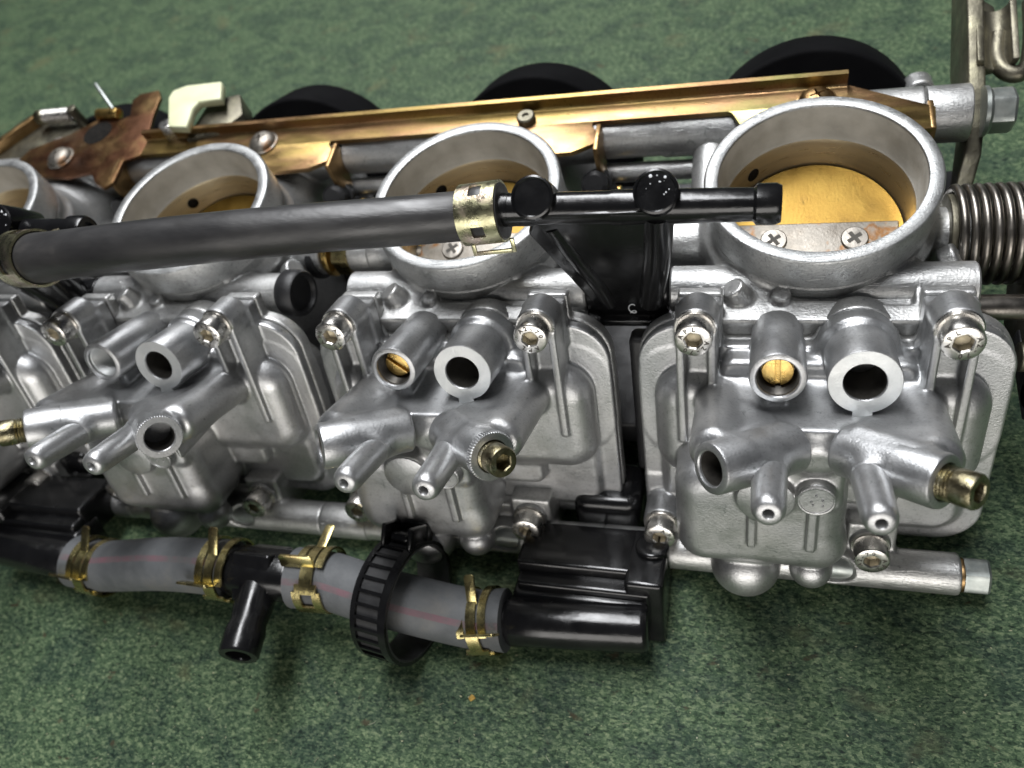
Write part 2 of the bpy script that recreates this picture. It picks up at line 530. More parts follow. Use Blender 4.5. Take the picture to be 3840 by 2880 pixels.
# ------------------------------------------------------------------ soft castings: distance field + surface nets
class Field:
    def __init__(s, lo, hi, h):
        s.lo, s.h = np.array(lo, float), h
        s.n = [int(math.ceil((hi[i] - lo[i]) / h)) + 1 for i in range(3)]
        s.ax = [(lo[i] + h * np.arange(s.n[i])).astype(np.float32) for i in range(3)]
        s.f = np.full(s.n, 50.0, np.float32)

    def _sub(s, bb, pad):
        sl = []
        for i in range(3):
            a = int(max(0, math.floor((bb[0][i] - pad - s.lo[i]) / s.h)))
            b = int(min(s.n[i], math.ceil((bb[1][i] + pad - s.lo[i]) / s.h) + 1))
            sl.append(slice(a, max(a, b)))
        X = s.ax[0][sl[0]][:, None, None]
        Y = s.ax[1][sl[1]][None, :, None]
        Z = s.ax[2][sl[2]][None, None, :]
        return tuple(sl), X, Y, Z

    def add(s, prim, k=1.5):
        fn, bb = prim
        sl, X, Y, Z = s._sub(bb, k + 3 * s.h)
        b = fn(X, Y, Z)
        a = s.f[sl]
        h = np.maximum(k - np.abs(a - b), 0) / max(k, 1e-6)
        s.f[sl] = np.minimum(a, b) - h * h * k * 0.25

    def cut(s, prim, k=0.6):
        fn, bb = prim
        sl, X, Y, Z = s._sub(bb, k + 3 * s.h)
        b = -fn(X, Y, Z)
        a = s.f[sl]
        h = np.maximum(k - np.abs(a - b), 0) / max(k, 1e-6)
        s.f[sl] = np.maximum(a, b) + h * h * k * 0.25

    def sample(s, p):
        q = (p - s.lo) / s.h
        i = np.clip(np.floor(q).astype(int), 0, np.array(s.n) - 2)
        t = (q - i).astype(np.float32)
        out = 0
        for dx in (0, 1):
            for dy in (0, 1):
                for dz in (0, 1):
                    wgt = (t[:, 0] if dx else 1 - t[:, 0]) * (t[:, 1] if dy else 1 - t[:, 1]) * (t[:, 2] if dz else 1 - t[:, 2])
                    out = out + wgt * s.f[i[:, 0] + dx, i[:, 1] + dy, i[:, 2] + dz]
        return out

    def mesh(s):
        f = s.f
        sg = f < 0
        nx, ny, nz = s.n
        cnt = np.zeros((nx - 1, ny - 1, nz - 1), np.uint8)
        for dx in (0, 1):
            for dy in (0, 1):
                for dz in (0, 1):
                    cnt += sg[dx:nx - 1 + dx, dy:ny - 1 + dy, dz:nz - 1 + dz]
        act = np.argwhere((cnt > 0) & (cnt < 8))
        idx = np.full((nx - 1, ny - 1, nz - 1), -1, np.int32)
        idx[act[:, 0], act[:, 1], act[:, 2]] = np.arange(len(act))
        cs = np.array([(a, b, c) for a in (0, 1) for b in (0, 1) for c in (0, 1)])
        val = np.stack([f[act[:, 0] + c[0], act[:, 1] + c[1], act[:, 2] + c[2]] for c in cs], 1)
        acc = np.zeros((len(act), 3))
        num = np.zeros(len(act))
        for i in range(8):
            for j in range(i + 1, 8):
                if np.abs(cs[i] - cs[j]).sum() != 1:
                    continue
                a, b = val[:, i], val[:, j]
                m = (a < 0) != (b < 0)
                t = np.where(m, a / np.where(m, a - b, 1), 0)
                acc[m] += (cs[i] + t[:, None] * (cs[j] - cs[i]))[m]
                num += m
        p = s.lo + s.h * (act + acc / num[:, None])
        for _ in range(2):
            d = s.sample(p)
            e = s.h * 0.5
            gr = np.stack([s.sample(p + np.eye(3)[i] * e) - s.sample(p - np.eye(3)[i] * e) for i in range(3)], 1) / (2 * e)
            st = d / np.maximum((gr ** 2).sum(1), 0.3)
            p = p - np.clip(st, -0.4 * s.h, 0.4 * s.h)[:, None] * gr
        quads = []
        for ax in range(3):
            o = [(1, 2), (2, 0), (0, 1)][ax]
            a = np.take(sg, range(0, s.n[ax] - 1), ax)
            b = np.take(sg, range(1, s.n[ax]), ax)
            e = np.argwhere(a != b)
            ok = (e[:, o[0]] > 0) & (e[:, o[1]] > 0) & (e[:, o[0]] < s.n[o[0]] - 1) & (e[:, o[1]] < s.n[o[1]] - 1)
            e = e[ok]
            flip = sg[e[:, 0], e[:, 1], e[:, 2]]
            u, v = np.zeros(3, int), np.zeros(3, int)
            u[o[0]] = 1
            v[o[1]] = 1
            q = np.stack([idx[tuple((e - u - v).T)], idx[tuple((e - v).T)], idx[tuple(e.T)], idx[tuple((e - u).T)]], 1)
            q[~flip] = q[~flip][:, ::-1]
            quads.append(q)
        q = np.concatenate(quads)
        q = q[(q >= 0).all(1)]
        return p, q


def field_mesh(name, fld, m, tr=None):
    p, q = fld.mesh()
    if tr is not None:
        p = p @ tr[:3, :3].T + tr[:3, 3]
    me = bpy.data.meshes.new(name)
    me.vertices.add(len(p))
    me.vertices.foreach_set('co', (p * S).astype(np.float32).ravel())
    me.loops.add(q.size)
    me.loops.foreach_set('vertex_index', q.astype(np.int32).ravel())
    me.polygons.add(len(q))
    me.polygons.foreach_set('loop_start', np.arange(0, q.size, 4, dtype=np.int32))
    me.polygons.foreach_set('use_smooth', np.ones(len(q), bool))
    me.materials.append(m)
    me.update()
    me.validate()
    return me


def bbp(*ps, r=0):
    a = np.array(ps, float)
    return (a.min(0) - r, a.max(0) + r)


def p_cyl(p0, p1, r, rd=0.4, r1=None):
    p0, p1 = np.array(p0, float), np.array(p1, float)
    L = np.linalg.norm(p1 - p0)
    d = (p1 - p0) / L
    rb = r if r1 is None else r1

    def fn(X, Y, Z):
        t = (X - p0[0]) * d[0] + (Y - p0[1]) * d[1] + (Z - p0[2]) * d[2]
        q = np.sqrt(np.maximum((X - p0[0]) ** 2 + (Y - p0[1]) ** 2 + (Z - p0[2]) ** 2 - t * t, 0))
        rr = r + (rb - r) * np.clip(t / L, 0, 1)
        a = q - rr + rd
        b = np.abs(t - L / 2) - L / 2 + rd
        return np.sqrt(np.maximum(a, 0) ** 2 + np.maximum(b, 0) ** 2) + np.minimum(np.maximum(a, b), 0) - rd
    return fn, bbp(p0, p1, r=max(r, rb))


def p_box(lo, hi, rd=0.6):
    lo, hi = np.array(lo, float), np.array(hi, float)
    c, e = (lo + hi) / 2, (hi - lo) / 2 - rd

    def fn(X, Y, Z):
        a, b, d = np.abs(X - c[0]) - e[0], np.abs(Y - c[1]) - e[1], np.abs(Z - c[2]) - e[2]
        return np.sqrt(np.maximum(a, 0) ** 2 + np.maximum(b, 0) ** 2 + np.maximum(d, 0) ** 2) + np.minimum(np.maximum(a, np.maximum(b, d)), 0) - rd
    return fn, (lo, hi)


def p_slab(lo, hi, rc, rd=0.6):
    """box whose corners in the x-y plane are rounded by rc and whose z edges by rd"""
    lo, hi = np.array(lo, float), np.array(hi, float)
    c, e = (lo + hi) / 2, (hi - lo) / 2

    def fn(X, Y, Z):
        a, b = np.abs(X - c[0]) - e[0] + rc, np.abs(Y - c[1]) - e[1] + rc
        d2 = np.sqrt(np.maximum(a, 0) ** 2 + np.maximum(b, 0) ** 2) + np.minimum(np.maximum(a, b), 0) - rc + rd
        d = np.abs(Z - c[2]) - e[2] + rd
        return np.sqrt(np.maximum(d2, 0) ** 2 + np.maximum(d, 0) ** 2) + np.minimum(np.maximum(d2, d), 0) - rd
    return fn, (lo, hi)


def p_ball(c, r, sc3=(1, 1, 1)):
    c = np.array(c, float)
    k = min(sc3)

    def fn(X, Y, Z):
        return (np.sqrt(((X - c[0]) / sc3[0]) ** 2 + ((Y - c[1]) / sc3[1]) ** 2 + ((Z - c[2]) / sc3[2]) ** 2) - r) * k
    return fn, (c - r * max(sc3), c + r * max(sc3))


def p_poly(poly, ymid, half, rd=0.6):
    """polygon in x-z, thickness in y about the plane y = ymid(z)"""
    P = np.array(poly, float)

    def fn(X, Y, Z):
        d = None
        s = None
        n = len(P)
        for i in range(n):
            a, b = P[i], P[(i + 1) % n]
            ex, ez = b - a
            wx, wz = X - a[0], Z - a[1]
            t = np.clip((wx * ex + wz * ez) / (ex * ex + ez * ez), 0, 1)
            dd = (wx - ex * t) ** 2 + (wz - ez * t) ** 2
            c1, c2, c3 = Z >= a[1], Z < b[1], ex * wz > ez * wx
            fl = (c1 & c2 & c3) | (~c1 & ~c2 & ~c3)
            d = dd if d is None else np.minimum(d, dd)
            s = fl if s is None else s ^ fl
        d2 = np.sqrt(d) * np.where(s, -1, 1) + rd
        h = np.abs(Y - ymid(Z)) - half + rd
        return np.sqrt(np.maximum(d2, 0) ** 2 + np.maximum(h, 0) ** 2) + np.minimum(np.maximum(d2, h), 0) - rd
    z = P[:, 1]
    return fn, (np.array([P[:, 0].min(), min(ymid(z.min()), ymid(z.max())) - half, z.min()]),
                np.array([P[:, 0].max(), max(ymid(z.min()), ymid(z.max())) + half, z.max()]))


# bowl frame: x along the bank, y up across the bowl face, z out of the bowl face
BF = np.eye(4)
BF[:3, 1] = (0, 0.4227, 0.9063)
BF[:3, 2] = (0, -0.9063, 0.4227)
BF[:3, 3] = (0, -42, -0.8)


def fb(*b):
    return BF[:3, :3] @ np.array(b, float) + BF[:3, 3]


PDIR = {-1: unit((-0.74, 0.22, 0.63)), 1: unit((0.74, 0.22, 0.63))}
PMOUTH = {-1: V3(-19.2, -13.3, 22.3), 1: V3(19.3, -13.9, 21.6)}
NIP = {-1: (V3(-8.8, -17.8, 13.0), V3(-9.0, -14.2, 32.0)), 1: (V3(8.0, -17.6, 13.0), V3(8.4, -14.2, 32.4))}
TC = (V3(-7.7, -7.9, -17), V3(-7.7, -5.7, 4.0))
TD = (V3(7.8, -9.7, -17), V3(7.8, -7.2, 2.4))


def build_bowl():
    F = Field((-42, -74, -17), (42, 8, 25), 0.36)
    # flange
    F.add(p_slab((-37.2, -61, -15.5), (37, -9.2, -13.0), 9, 0.5), 0)
    for s in (-1, 1):
        F.add(p_slab((min(s * 17, s * 37), -40, -15.5), (max(s * 17, s * 37), -4.2, -13.0), 10, 0.5), 0.6)
        F.add(p_box((s * 23.5 - 4.7, -9, -15.5), (s * 23.5 + 4.7, 1.5, -11.8), 0.5), 1.0)
    # chamber
    F.add(p_slab((-33.4, -42, -15.5), (33.4, -13, -5.8), 8, 5.5), 1.0)
    F.add(p_slab((-32.5, -57.2, -15.5), (32.5, -30, -11.2), 6, 2.2), 1.0)
    F.add(p_slab((-19, -48, -15.5), (19, -10.0, -8), 3, 1.5), 0.9)
    # upper screw posts and their ribs
    for s in (-1, 1):
        F.add(p_cyl((s * 23.5, 0, -12.4), (s * 23.5, 0, -4.9), 4.4, 0.4), 1.0)
        F.add(p_box((s * 20.4 - .85, -20, -15.5), (s * 20.4 + .85, -1, -4.6), 0.35), 0.6)
        F.add(p_box((s * 26.8 - .85, -29.5, -15.5), (s * 26.8 + .85, -1, -4.6), 0.35), 0.6)
        F.add(p_box((s * 23.5 - 3.6, -25, -15.5), (s * 23.5 + 3.6, -3, -9.0), 0.8), 1.0)
    # lower screw posts
    F.add(p_cyl((-32.7, -55.2, -15.5), (-32.7, -55.2, -5), 4.4, 0.4), 0.9)
    F.add(p_cyl((14, -57.5, -15.5), (14, -57.5, -5.4), 4.4, 0.4), 0.9)
    F.add(p_box((9.5, -60, -15.5), (18.5, -50, -13), 0.8), 0.9)
    F.add(p_box((-37, -60, -15.5), (-27, -46, -13), 0.8), 0.9)
    # front block
    cy = lambda Z: -18.7 + 0 * Z
    F.add(p_poly([(-19.5, -12), (19.5, -12), (19.5, 19), (4.5, 8.3), (-4.5, 8.3), (-19.5, 19)], cy, 4.2, 0.8), 2.2)
    for s in (-1, 1):
        F.add(p_cyl((s * 19.2, -20, -12), PMOUTH[s] - V3(s * 0.5, 0.9, 5.2), 4.8, 2.2), 0.9)
        F.add(p_cyl(PMOUTH[s] - PDIR[s] * 20, PMOUTH[s] - PDIR[s] * 1.2, 4.85, 0.6), 1.0)
        F.add(p_cyl(NIP[s][0] - V3(0, 0.6, 3), NIP[s][0] * 0.7 + NIP[s][1] * 0.3, 3.35, 0.6), 1.8)
    wy = lambda Z: -18.4 + 0.30 * np.maximum(Z - 2.0, 0)
    for s in (-1, 1):
        F.add(p_poly([(s * 19.6, -4), (s * 19.6, 12), (s * 18.0, 16.6), (s * 15.0, 16.4), (s * 6.2, 9.2), (s * 8.5, 4)][::s], wy, 3.7, 1.0), 2.2)
    F.add(p_box((-6.0, -37, -12), (6.0, -18.0, 6.6), 1.8), 3.2)
    F.add(p_cyl((0, -19.5, -4), (0, -21.5, 9.0), 4.0, 2.0), 3.5)
    # tubes
    F.add(p_cyl(TC[0], TC[0] * 0.12 + TC[1] * 0.88, 5.2, 0.4), 1.0)
    F.add(p_cyl(TD[0], TD[0] * 0.12 + TD[1] * 0.88, 6.4, 0.4), 1.0)
    F.add(p_cyl((7.8, -9.6, -15.5), (7.8, -9.2, -11), 7.9, 0.6), 2.0)
    F.add(p_box((6.2, -17, -14), (9.4, -9, 2.2), 0.4), 0.6)
    F.add(p_box((-9.2, -18, -14), (-6.2, -9, 0.5), 0.4), 1.0)
    # lower well
    F.add(p_slab((-28.2, -56.6, -14), (7.2, -28.5, 6.6), 6.5, 5.6), 1.0)
    F.add(p_cyl((1.5, -50, -10), (1.5, -50, 5.5), 6.4, 4.0), 2.0)
    F.add(p_ball((-13.0, -61.0, -0.5), 7.9), 1.3)
    F.add(p_ball((1.2, -59.6, 0.6), 4.7), 0.6)
    F.add(p_cyl((-9.2, -33.2, 0), (-9.2, -33.2, 8.2), 5.9, 0.5), 1.0)
    F.add(p_cyl((0.5, -32.0, 0), (0.5, -31.8, 8.6), 3.9, 0.4), 0.6)
    F.add(p_box((-12.7, -47.6, 0), (-10.9, -34, 8.0), 0.4), 0.6)
    F.add(p_box((-0.8, -47.6, 0), (1.2, -34, 8.0), 0.4), 0.6)
    F.cut(p_cyl(TC[1] - unit(TC[1] - TC[0]) * 9.5, TC[1], 4.3, 0.1), 0.1)
    F.cut(p_cyl(TD[1] - unit(TD[1] - TD[0]) * 17.5, TD[1], 4.2, 0.1), 0.1)
    for s in (-1, 1):
        F.cut(p_cyl(PMOUTH[s] - PDIR[s] * 13, PMOUTH[s], 3.7, 0.1), 0.1)
    return field_mesh('float_bowl', F, M['cast'], BF)


def build_body():
    F = Field((-42, -44, -72), (42, 62, -3.5), 0.5)
    F.add(p_cyl((0, 0, -3.5), (0, 0, -40), 23.3, 0.3), 0)
    F.add(p_cyl((0, 0, -14), (0, 0, -70), 24.5, 1), 3)
    F.add(p_cyl((0, 0, -60), (0, 0, -72), 27, 1), 1)
    # pipe and ledge
    F.add(p_cyl((-30, -18.5, -15.3), (30, -18.5, -15.3), 5.15, 0.3), 1.5)
    F.add(p_box((-20, -30, -40), (20.2, -14, -11.4), 0.8), 1.0)
    F.cut(p_box((5, -25.3, -13), (18.4, -19.5, -5), 0.6), 0.8)
    F.cut(p_box((-5.5, -24.3, -12.4), (5.5, -19.5, -5), 0.6), 0.8)
    F.add(p_cyl((-7.1, -24.0, -16), (-7.1, -24.0, -9.9), 2.0, 0.4), 0.9)
    F.add(p_cyl((-13.0, -24.5, -16), (-17.2, -23.2, -8.4), 2.6, 0.3), 0.9)
    # shaft bosses
    F.add(p_cyl((-33, 0, -21), (33, 0, -21), 6.2, 0.6), 2)
    F.add(p_cyl((-33, 0, -21), (-29.5, 0, -21), 5.6, 0.6), 0.2)
    F.add(p_cyl((25.5, -10.0, -18), (28.5, -9.5, -16), 2.9, 0.5), 1)
    # block behind the bowl, slide tower, diaphragm rim
    for a, b, r in (((0, 8, -28), (0, 50, -47.7), 19), ((0, 49.5, -46.6), (0, 57, -50.1), 23)):
        F.add(p_cyl(a, b, r, 1), 3)
    for x, yy, zz in ((27.5, 64, -31), (-27.5, 64, -31)):
        F.add(p_cyl((x, yy - 9, zz + 2), (x, yy + 1, zz - 1), 3.6, 0.6), 1.5)
    # choke housing on the right rear and lugs on the left
    F.add(p_cyl((-25, 14, -32), (-25, 36, -26), 4.8, 0.6), 2)
    F.add(p_box((-31, 12, -40), (31, 22, -30), 1.5), 3)
    # rear spacer seats and front spacer seat
    F.add(p_cyl((-9, 40.4, -23.0), (26, 40.4, -23.0), 7.0, 0.4), 1.5)
    F.cut(p_cyl((0, 0, 0), (0, 0, -71), 21.2, 0), 0.2)
    return field_mesh('body', F, M['body'])


def build_flange():
    """the body's half of the bowl joint, in the bowl frame"""
    F = Field((-42, -72, -30), (42, 8, 0), 0.42)
    F.add(p_slab((-37.4, -61.2, -19.5), (37.2, -9.0, -15.9), 9, 0.5), 0)
    for s in (-1, 1):
        F.add(p_slab((min(s * 17, s * 37.2), -40, -19.5), (max(s * 17, s * 37.2), -4.0, -15.9), 10, 0.5), 0.8)
        F.add(p_box((s * 23.5 - 4.6, -9, -19), (s * 23.5 + 4.8, 1.9, -15.9), 0.5), 1.0)
    F.add(p_slab((-19.6, -52, -30), (19.8, -10.5, -15.9), 3, 0.8), 1.5)
    F.add(p_slab((-33, -55, -30), (33, -18, -16.4), 8, 1.5), 1.5)
    F.add(p_cyl((7.8, -9.6, -21), (7.8, -9.6, -15.9), 8.2, 0.5), 1.5)
    F.add(p_cyl((14, -57.5, -26), (14, -57.5, -15.9), 5, 0.5), 1.5)
    F.add(p_cyl((-32.7, -55.2, -26), (-32.7, -55.2, -15.9), 5, 0.5), 1.5)
    # front tie-rod seat below the bowl
    F.add(p_cyl((-34, -64.7, -6.0), (32.8, -64.7, -6.0), 4.75, 0.3), 0.5)
    F.add(p_box((-34, -66, -22), (19.5, -56, -8.5), 0.8), 1.5)
    F.add(p_box((9, -66, -18), (19.5, -52, -6.5), 0.8), 1.5)
    F.cut(p_ball((7.0, -62.5, -0.8), 4.2), 0.5)
    return field_mesh('bowl_seat', F, M['body'], BF)


BOWL = build_bowl()
BODY = build_body()
SEAT = build_flange()

# ------------------------------------------------------------------ lettering, cut as thin meshes
_chars = {}


def glyph(ch):
    if ch not in _chars:
        cu = bpy.data.curves.new('glyph', 'FONT')
        cu.body = ch
        cu.size = 1.0
        cu.offset = 0.035
        cu.align_x = 'CENTER'
        cu.align_y = 'CENTER'
        cu.resolution_u = 3
        ob = bpy.data.objects.new('glyph', cu)
        C.objects.link(ob)
        dg = bpy.context.evaluated_depsgraph_get()
        me = ob.evaluated_get(dg).to_mesh()
        _chars[ch] = (np.array([v.co[:] for v in me.vertices]), [tuple(p.vertices) for p in me.polygons])
        ob.evaluated_get(dg).to_mesh_clear()
        bpy.data.objects.remove(ob)
        bpy.data.curves.remove(cu)
    return _chars[ch]


def ring_text(txt, r, size, a0, step, z):
    gs = []
    for i, ch in enumerate(txt):
        a = math.radians(a0 - step * i)
        v, f = glyph(ch)
        m = np.eye(4)
        ca, sa = math.cos(a - math.pi / 2), math.sin(a - math.pi / 2)
        m[:2, :2] = np.array([[ca, -sa], [sa, ca]]) * size
        m[:3, 3] = (r * math.cos(a), r * math.sin(a), z)
        gs.append(xf((v, f), m))
    return join(*gs)


# ------------------------------------------------------------------ repeated small hardware
def socket_screw(parent, at, washer=True, name='bowl_screw', r=3.7, h=4.7):
    """cap screw with its head face at z = 0 of `at`"""
    hx = hexr(3.1)
    o = part(name, parent, rings([(r - .1, -h), (r, -h + .2), (r, -0.55), (r - .15, -0.2), (r - .5, 0), (lambda t: hx(t) + .25, 0),
                                  (hx, -0.3), (hx, -2.3)], 48, True, False), M['steel'], at, 32, 'screw%.1f%.1f' % (r, h))
    part('socket', o, rings([(hx, -2.3), (1.2, -2.45), (0.05, -2.6)], 48, False, True), M['hexfloor'], np.eye(4), 30, 'sock')
    part('stamp_shade', o, join(ring_text('A2-70', r - 1.12, 1.35, 150, 29, 0.03), ring_text('APL', r - 1.12, 1.35, -40, 36, 0.03)),
         M['stamp_shade'], np.eye(4), 30, 'stamp_shade%.1f' % r)
    if washer:
        part('washer', o, rings([(r + .35, -h - .9), (r + .55, -h - .7), (r + .55, -h - .2), (r + .35, -h)], 40), M['steel'], np.eye(4), 30, 'wash%.1f' % r)
    return o


def drain_screw(parent, p, d, out):
    """tarnished brass drain screw; `out` = how far its thread shows"""
    prof = [(2.6, -6)]
    z = -6
    while z < out:
        prof += [(2.75, z), (3.15, z + .3), (2.75, z + .6)]
        z += .6
    hx = hexr(3.0)
    prof += [(2.6, out), (3.0, out + .2), (3.15, out + .6), (3.15, out + 3.6), (2.9, out + 4.0), (lambda t: hx(t) + .2, out + 4.05), (hx, out + 3.8), (hx, out + 1.6)]
    o = part('drain_screw', parent, rings(prof, 40), M['dirtybrass'], frame(p, d), 35, 'drain%.1f' % out)
    return o


def make_carb(k, label, variant):
    X0 = -80.4 * (4 - k)
    t = thing('carburetor', label, 'carburetor', (X0, 0, 0), 'carburetors bolted side by side in a row')
    I4 = np.eye(4)
    part('body', t, BODY, None, I4)
    part('bowl_seat', t, SEAT, None, I4)
    part('gap_blackout', t, box((-39.9, -36, -60), (39.9, 48, -50), 1.0), M['satin'], I4, 40, 'gapblackout')  # added black slab that keeps the gaps between carburetors dark
    # machined spigot: rim, outer groove, oxidised mouth and polished bore
    part('intake_spigot', t, rings([(22.6, -17), (23.35, -15), (23.4, -9.6), (23.1, -9.3), (23.1, -8.6), (23.85, -8.2), (23.9, -0.5), (23.6, -0.12),
                                    (23.45, 0), (21.1, 0), (20.9, -0.15), (20.8, -0.6)], 128, False, False), M['rim'], I4, 40, 'spigot')
    part('bore_mouth', t, rings([(20.82, -0.55), (20.6, -5), (20.2, -8.5), (19.85, -9.2)], 128, False, False), M['boretop'], I4, 50, 'boretop')
    part('bore', t, rings([(19.85, -9.15), (19.6, -10), (19.5, -48), (19.8, -70)], 128, False, False), M['bore'], I4, 50, 'bore')
    part('idle_port_shade', t, xf(rings([(0.05, 0.10), (1.4, 0.10), (1.65, 0.0), (1.65, -1.0)], 24, False, False), frame((-13.6, 13.8, -13.6), (13.6, -13.8, 0))),
         M['holeshade'], I4, 30, 'port')  # dark disc on the wall painted as the port's inner shade
    # throttle plate and shaft
    pm = frame((0, 0, -20.3), (0, -0.17, 1))
    part('throttle_plate', t, rings([(0.05, -.7), (19.2, -.7), (19.35, -.5), (19.35, .5), (19.2, .7), (0.05, .7)], 96, False, False), M['plate'], pm, 30, 'tplate')
    sh = part('throttle_shaft', t, rings([(3.2, -19.4), (3.2, 19.4)], 32), M['shaft'], frame((0, -1.0, -22.6), (1, 0, 0)), 40, 'tshaft')
    flat = part('shaft_flat', t, box((-18.0, -7.5, 0), (18.0, 4.2, 3.4), 0.3), M['shaft'], frame((0, -1.0, -22.4), (0, -0.17, 1)), 40, 'tflat')
    for sx in (-8.7, 8.7):
        so = part('shaft_screw', t, rings([(2.95, -.2), (2.95, .2), (2.7, .42), (0.05, .5)], 48, False, False), M['springsteel'],
                  frame((sx, -1.9, -18.95), (0, -0.17, 1), (0.8, 0.6, 0)), 30, 'phil')
        slot = []
        for q in range(4):
            slot += [(1.75 * math.cos(q * math.pi / 2 + d_), 1.75 * math.sin(q * math.pi / 2 + d_)) for d_ in (-.28, 0, .28)]
            slot += [(.62 * math.cos(q * math.pi / 2 + math.pi / 4), .62 * math.sin(q * math.pi / 2 + math.pi / 4))]
        part('cross_shade', so, prism(slot, .3, .53), M['stamp_shade'], np.eye(4), 30, 'philx')  # raised dark inlay, painted shade of the screw recess
    # balance pipe
    part('balance_pipe', t, xf(rings([(3.6, 24), (3.6, 30.2), (3.9, 30.6), (4.9, 30.6), (5.25, 30.2), (5.25, -30.2), (4.9, -30.6), (3.9, -30.6), (3.6, -30.2), (3.6, -24)], 48, True, True),
                              frame((0, -18.5, -15.3), (1, 0, 0))), M['body'], I4, 40, 'pipe')
    # black vacuum cap
    ca = unit((0, 0.9063, -0.4227))
    part('vacuum_cap', t, rings(arc_round(31.2, 0, 17, 1.2, 4), 96), M['cap'], frame(V3(0.6, 49.6, -46.2), ca), 40, 'cap')
    part('choke_plunger', t, xf(rings([(3.2, 0), (3.2, 2), (3.9, 2.2), (3.9, 5), (3.3, 5.3), (3.3, 8), (3.7, 8.2), (3.7, 10), (2.6, 11)], 32), frame((25, 32, -31.5), (0, -.75, .66))),
         M['satin'], I4, 35, 'plunger')
    part('choke_housing', t, xf(rings([(5.2, 0), (5.6, .6), (5.6, 14), (4.6, 16)], 36), frame((25, 16, -38), (0, .9, .32))), M['satin'], I4, 35, 'chokeh')
    # float bowl
    b = part('float_bowl', t, BOWL, None, I4)
    for s in (-1, 1):
        p0, p1 = NIP[s]
        L = np.linalg.norm(p1 - p0)
        part('fuel_nipple', b, rings([(3.45, 0), (3.3, 4), (2.95, L - 2.2), (2.8, L - 1.2), (2.45, L - .4), (1.9, L), (1.05, L), (0.85, L - .3), (0.85, L - 7)], 40),
             M['cast'], BF @ frame(p0, p1 - p0), 45, 'nip%d' % s)
        part('side_port', b, tube_wall(5.0, 3.3, 8, 12.4, 0.7), M['cast'], BF @ frame(PMOUTH[s] - PDIR[s] * 8, PDIR[s]), 40, 'sport')
        part('port_bore', b, bore_wall(3.3, 8, 11), M['depthshade'], BF @ frame(PMOUTH[s] - PDIR[s] * 8, PDIR[s]), 40, 'sportb')
    part('jet_tube', b, tube_wall(5.35, 3.95, 15, 9, 0.7), M['cast'], BF @ frame(TC[1] - unit(TC[1] - TC[0]) * 15, TC[1] - TC[0]), 40, 'jt')
    part('tube_bore', b, bore_wall(3.95, 15, 8.2, 40, True), M['face'] if 'jet' not in variant else M['depthshade'], BF @ frame(TC[1] - unit(TC[1] - TC[0]) * 15, TC[1] - TC[0]), 40, 'jtb%d' % ('jet' in variant))
    L = 12
    dd = unit(TD[1] - TD[0])
    # keyed tube: flat pale face with a tab below the mouth
    part('keyed_tube', b, tube_wall(6.6, 3.8, L, 17, 0.25, 64), M['cast'], BF @ frame(TD[1] - dd * L, dd), 40, 'kt')
    part('tube_bore', b, bore_wall(3.8, L, 13.5), M['depthshade'], BF @ frame(TD[1] - dd * L, dd), 40, 'ktb')
    key = arcpts(0, 0, 6.45, -75, 255, 44) + [(-1.75, -6.2), (-1.75, -7.9), (1.75, -7.9), (1.75, -6.2)]
    n = len(key)
    inner = [(3.95 * x / math.hypot(x, y), 3.95 * y / math.hypot(x, y)) for x, y in key]
    vs = [(x, y, .05) for x, y in key] + [(x, y, .05) for x, y in inner] + [(x, y, -1.2) for x, y in key]
    fs = [(i, (i + 1) % n, n + (i + 1) % n, n + i) for i in range(n)] + [(i, 2 * n + i, 2 * n + (i + 1) % n, (i + 1) % n) for i in range(n)]
    part('tube_face', b, (np.array(vs), fs), M['face'], BF @ frame(TD[1], dd), 40, 'ktf')
    part('key_tab', b, box((-1.75, -9.0, -9), (1.75, -5.5, 0.02), 0.25, 2), M['face'], BF @ frame(TD[1], dd), 40, 'ktab')
    # round bosses with their moulded marks
    part('boss_disc', b, rings([(5.7, -.4), (5.7, .15), (5.4, .3), (0.05, .3)], 48, False, False), M['cast'], BF @ frame((-9.2, -33.2, 8.2), (0, 0, 1)), 40, 'bd1')
    d2 = rings([(3.75, -.5), (3.75, .3), (3.5, .45), (3.2, .4), (3.15, .2), (0.05, .2)], 48, False, False)
    dots = [mv(rings([(.22, 0), (.22, .3), (.1, .4)], 10), x, y, .15) for x, y in ((-.1, 1.5), (1.2, .3), (-.9, -.2), (-.6, -1.0), (1.3, -1.2))]
    part('marked_disc', b, join(d2, *dots), M['cast'], BF @ frame((0.5, -31.8, 8.7), (0, 0, 1)), 40, 'bd2')
    for x, y, z in ((-23.6, 0, 0), (23.5, 0, 0), (-32.7, -55.2, 0), (14.0, -57.5, -0.5)):
        a = random.uniform(0, 360)
        socket_screw(t, BF @ frame((x, y, z), (0, 0, 1), (math.cos(a), math.sin(a), 0)))
    # which ports carry screws differs from one carburetor to the next
    if 'jet' in variant:
        ja = math.radians(variant['jet'])
        jd = unit(TC[1] - TC[0])
        slot = join(*[mv(prism(arcpts(0, 0, 2.95, 9, 171, 18), 0, 1.6, 0.12), 0, 0, 0),
                      mv(prism(arcpts(0, 0, 2.95, 189, 351, 18), 0, 1.6, 0.12), 0, 0, 0), rings([(3.0, -4), (3.0, .75)], 32)])
        part('pilot_screw', b, slot, M['brass'], BF @ frame(TC[1] - jd * 4.4, jd, (math.cos(ja), math.sin(ja), 0)), 30, 'pilot')
    for s, out in variant.get('drain', ()):
        drain_screw(b, (BF @ np.append(PMOUTH[s], 1))[:3], BF[:3, :3] @ PDIR[s], out)
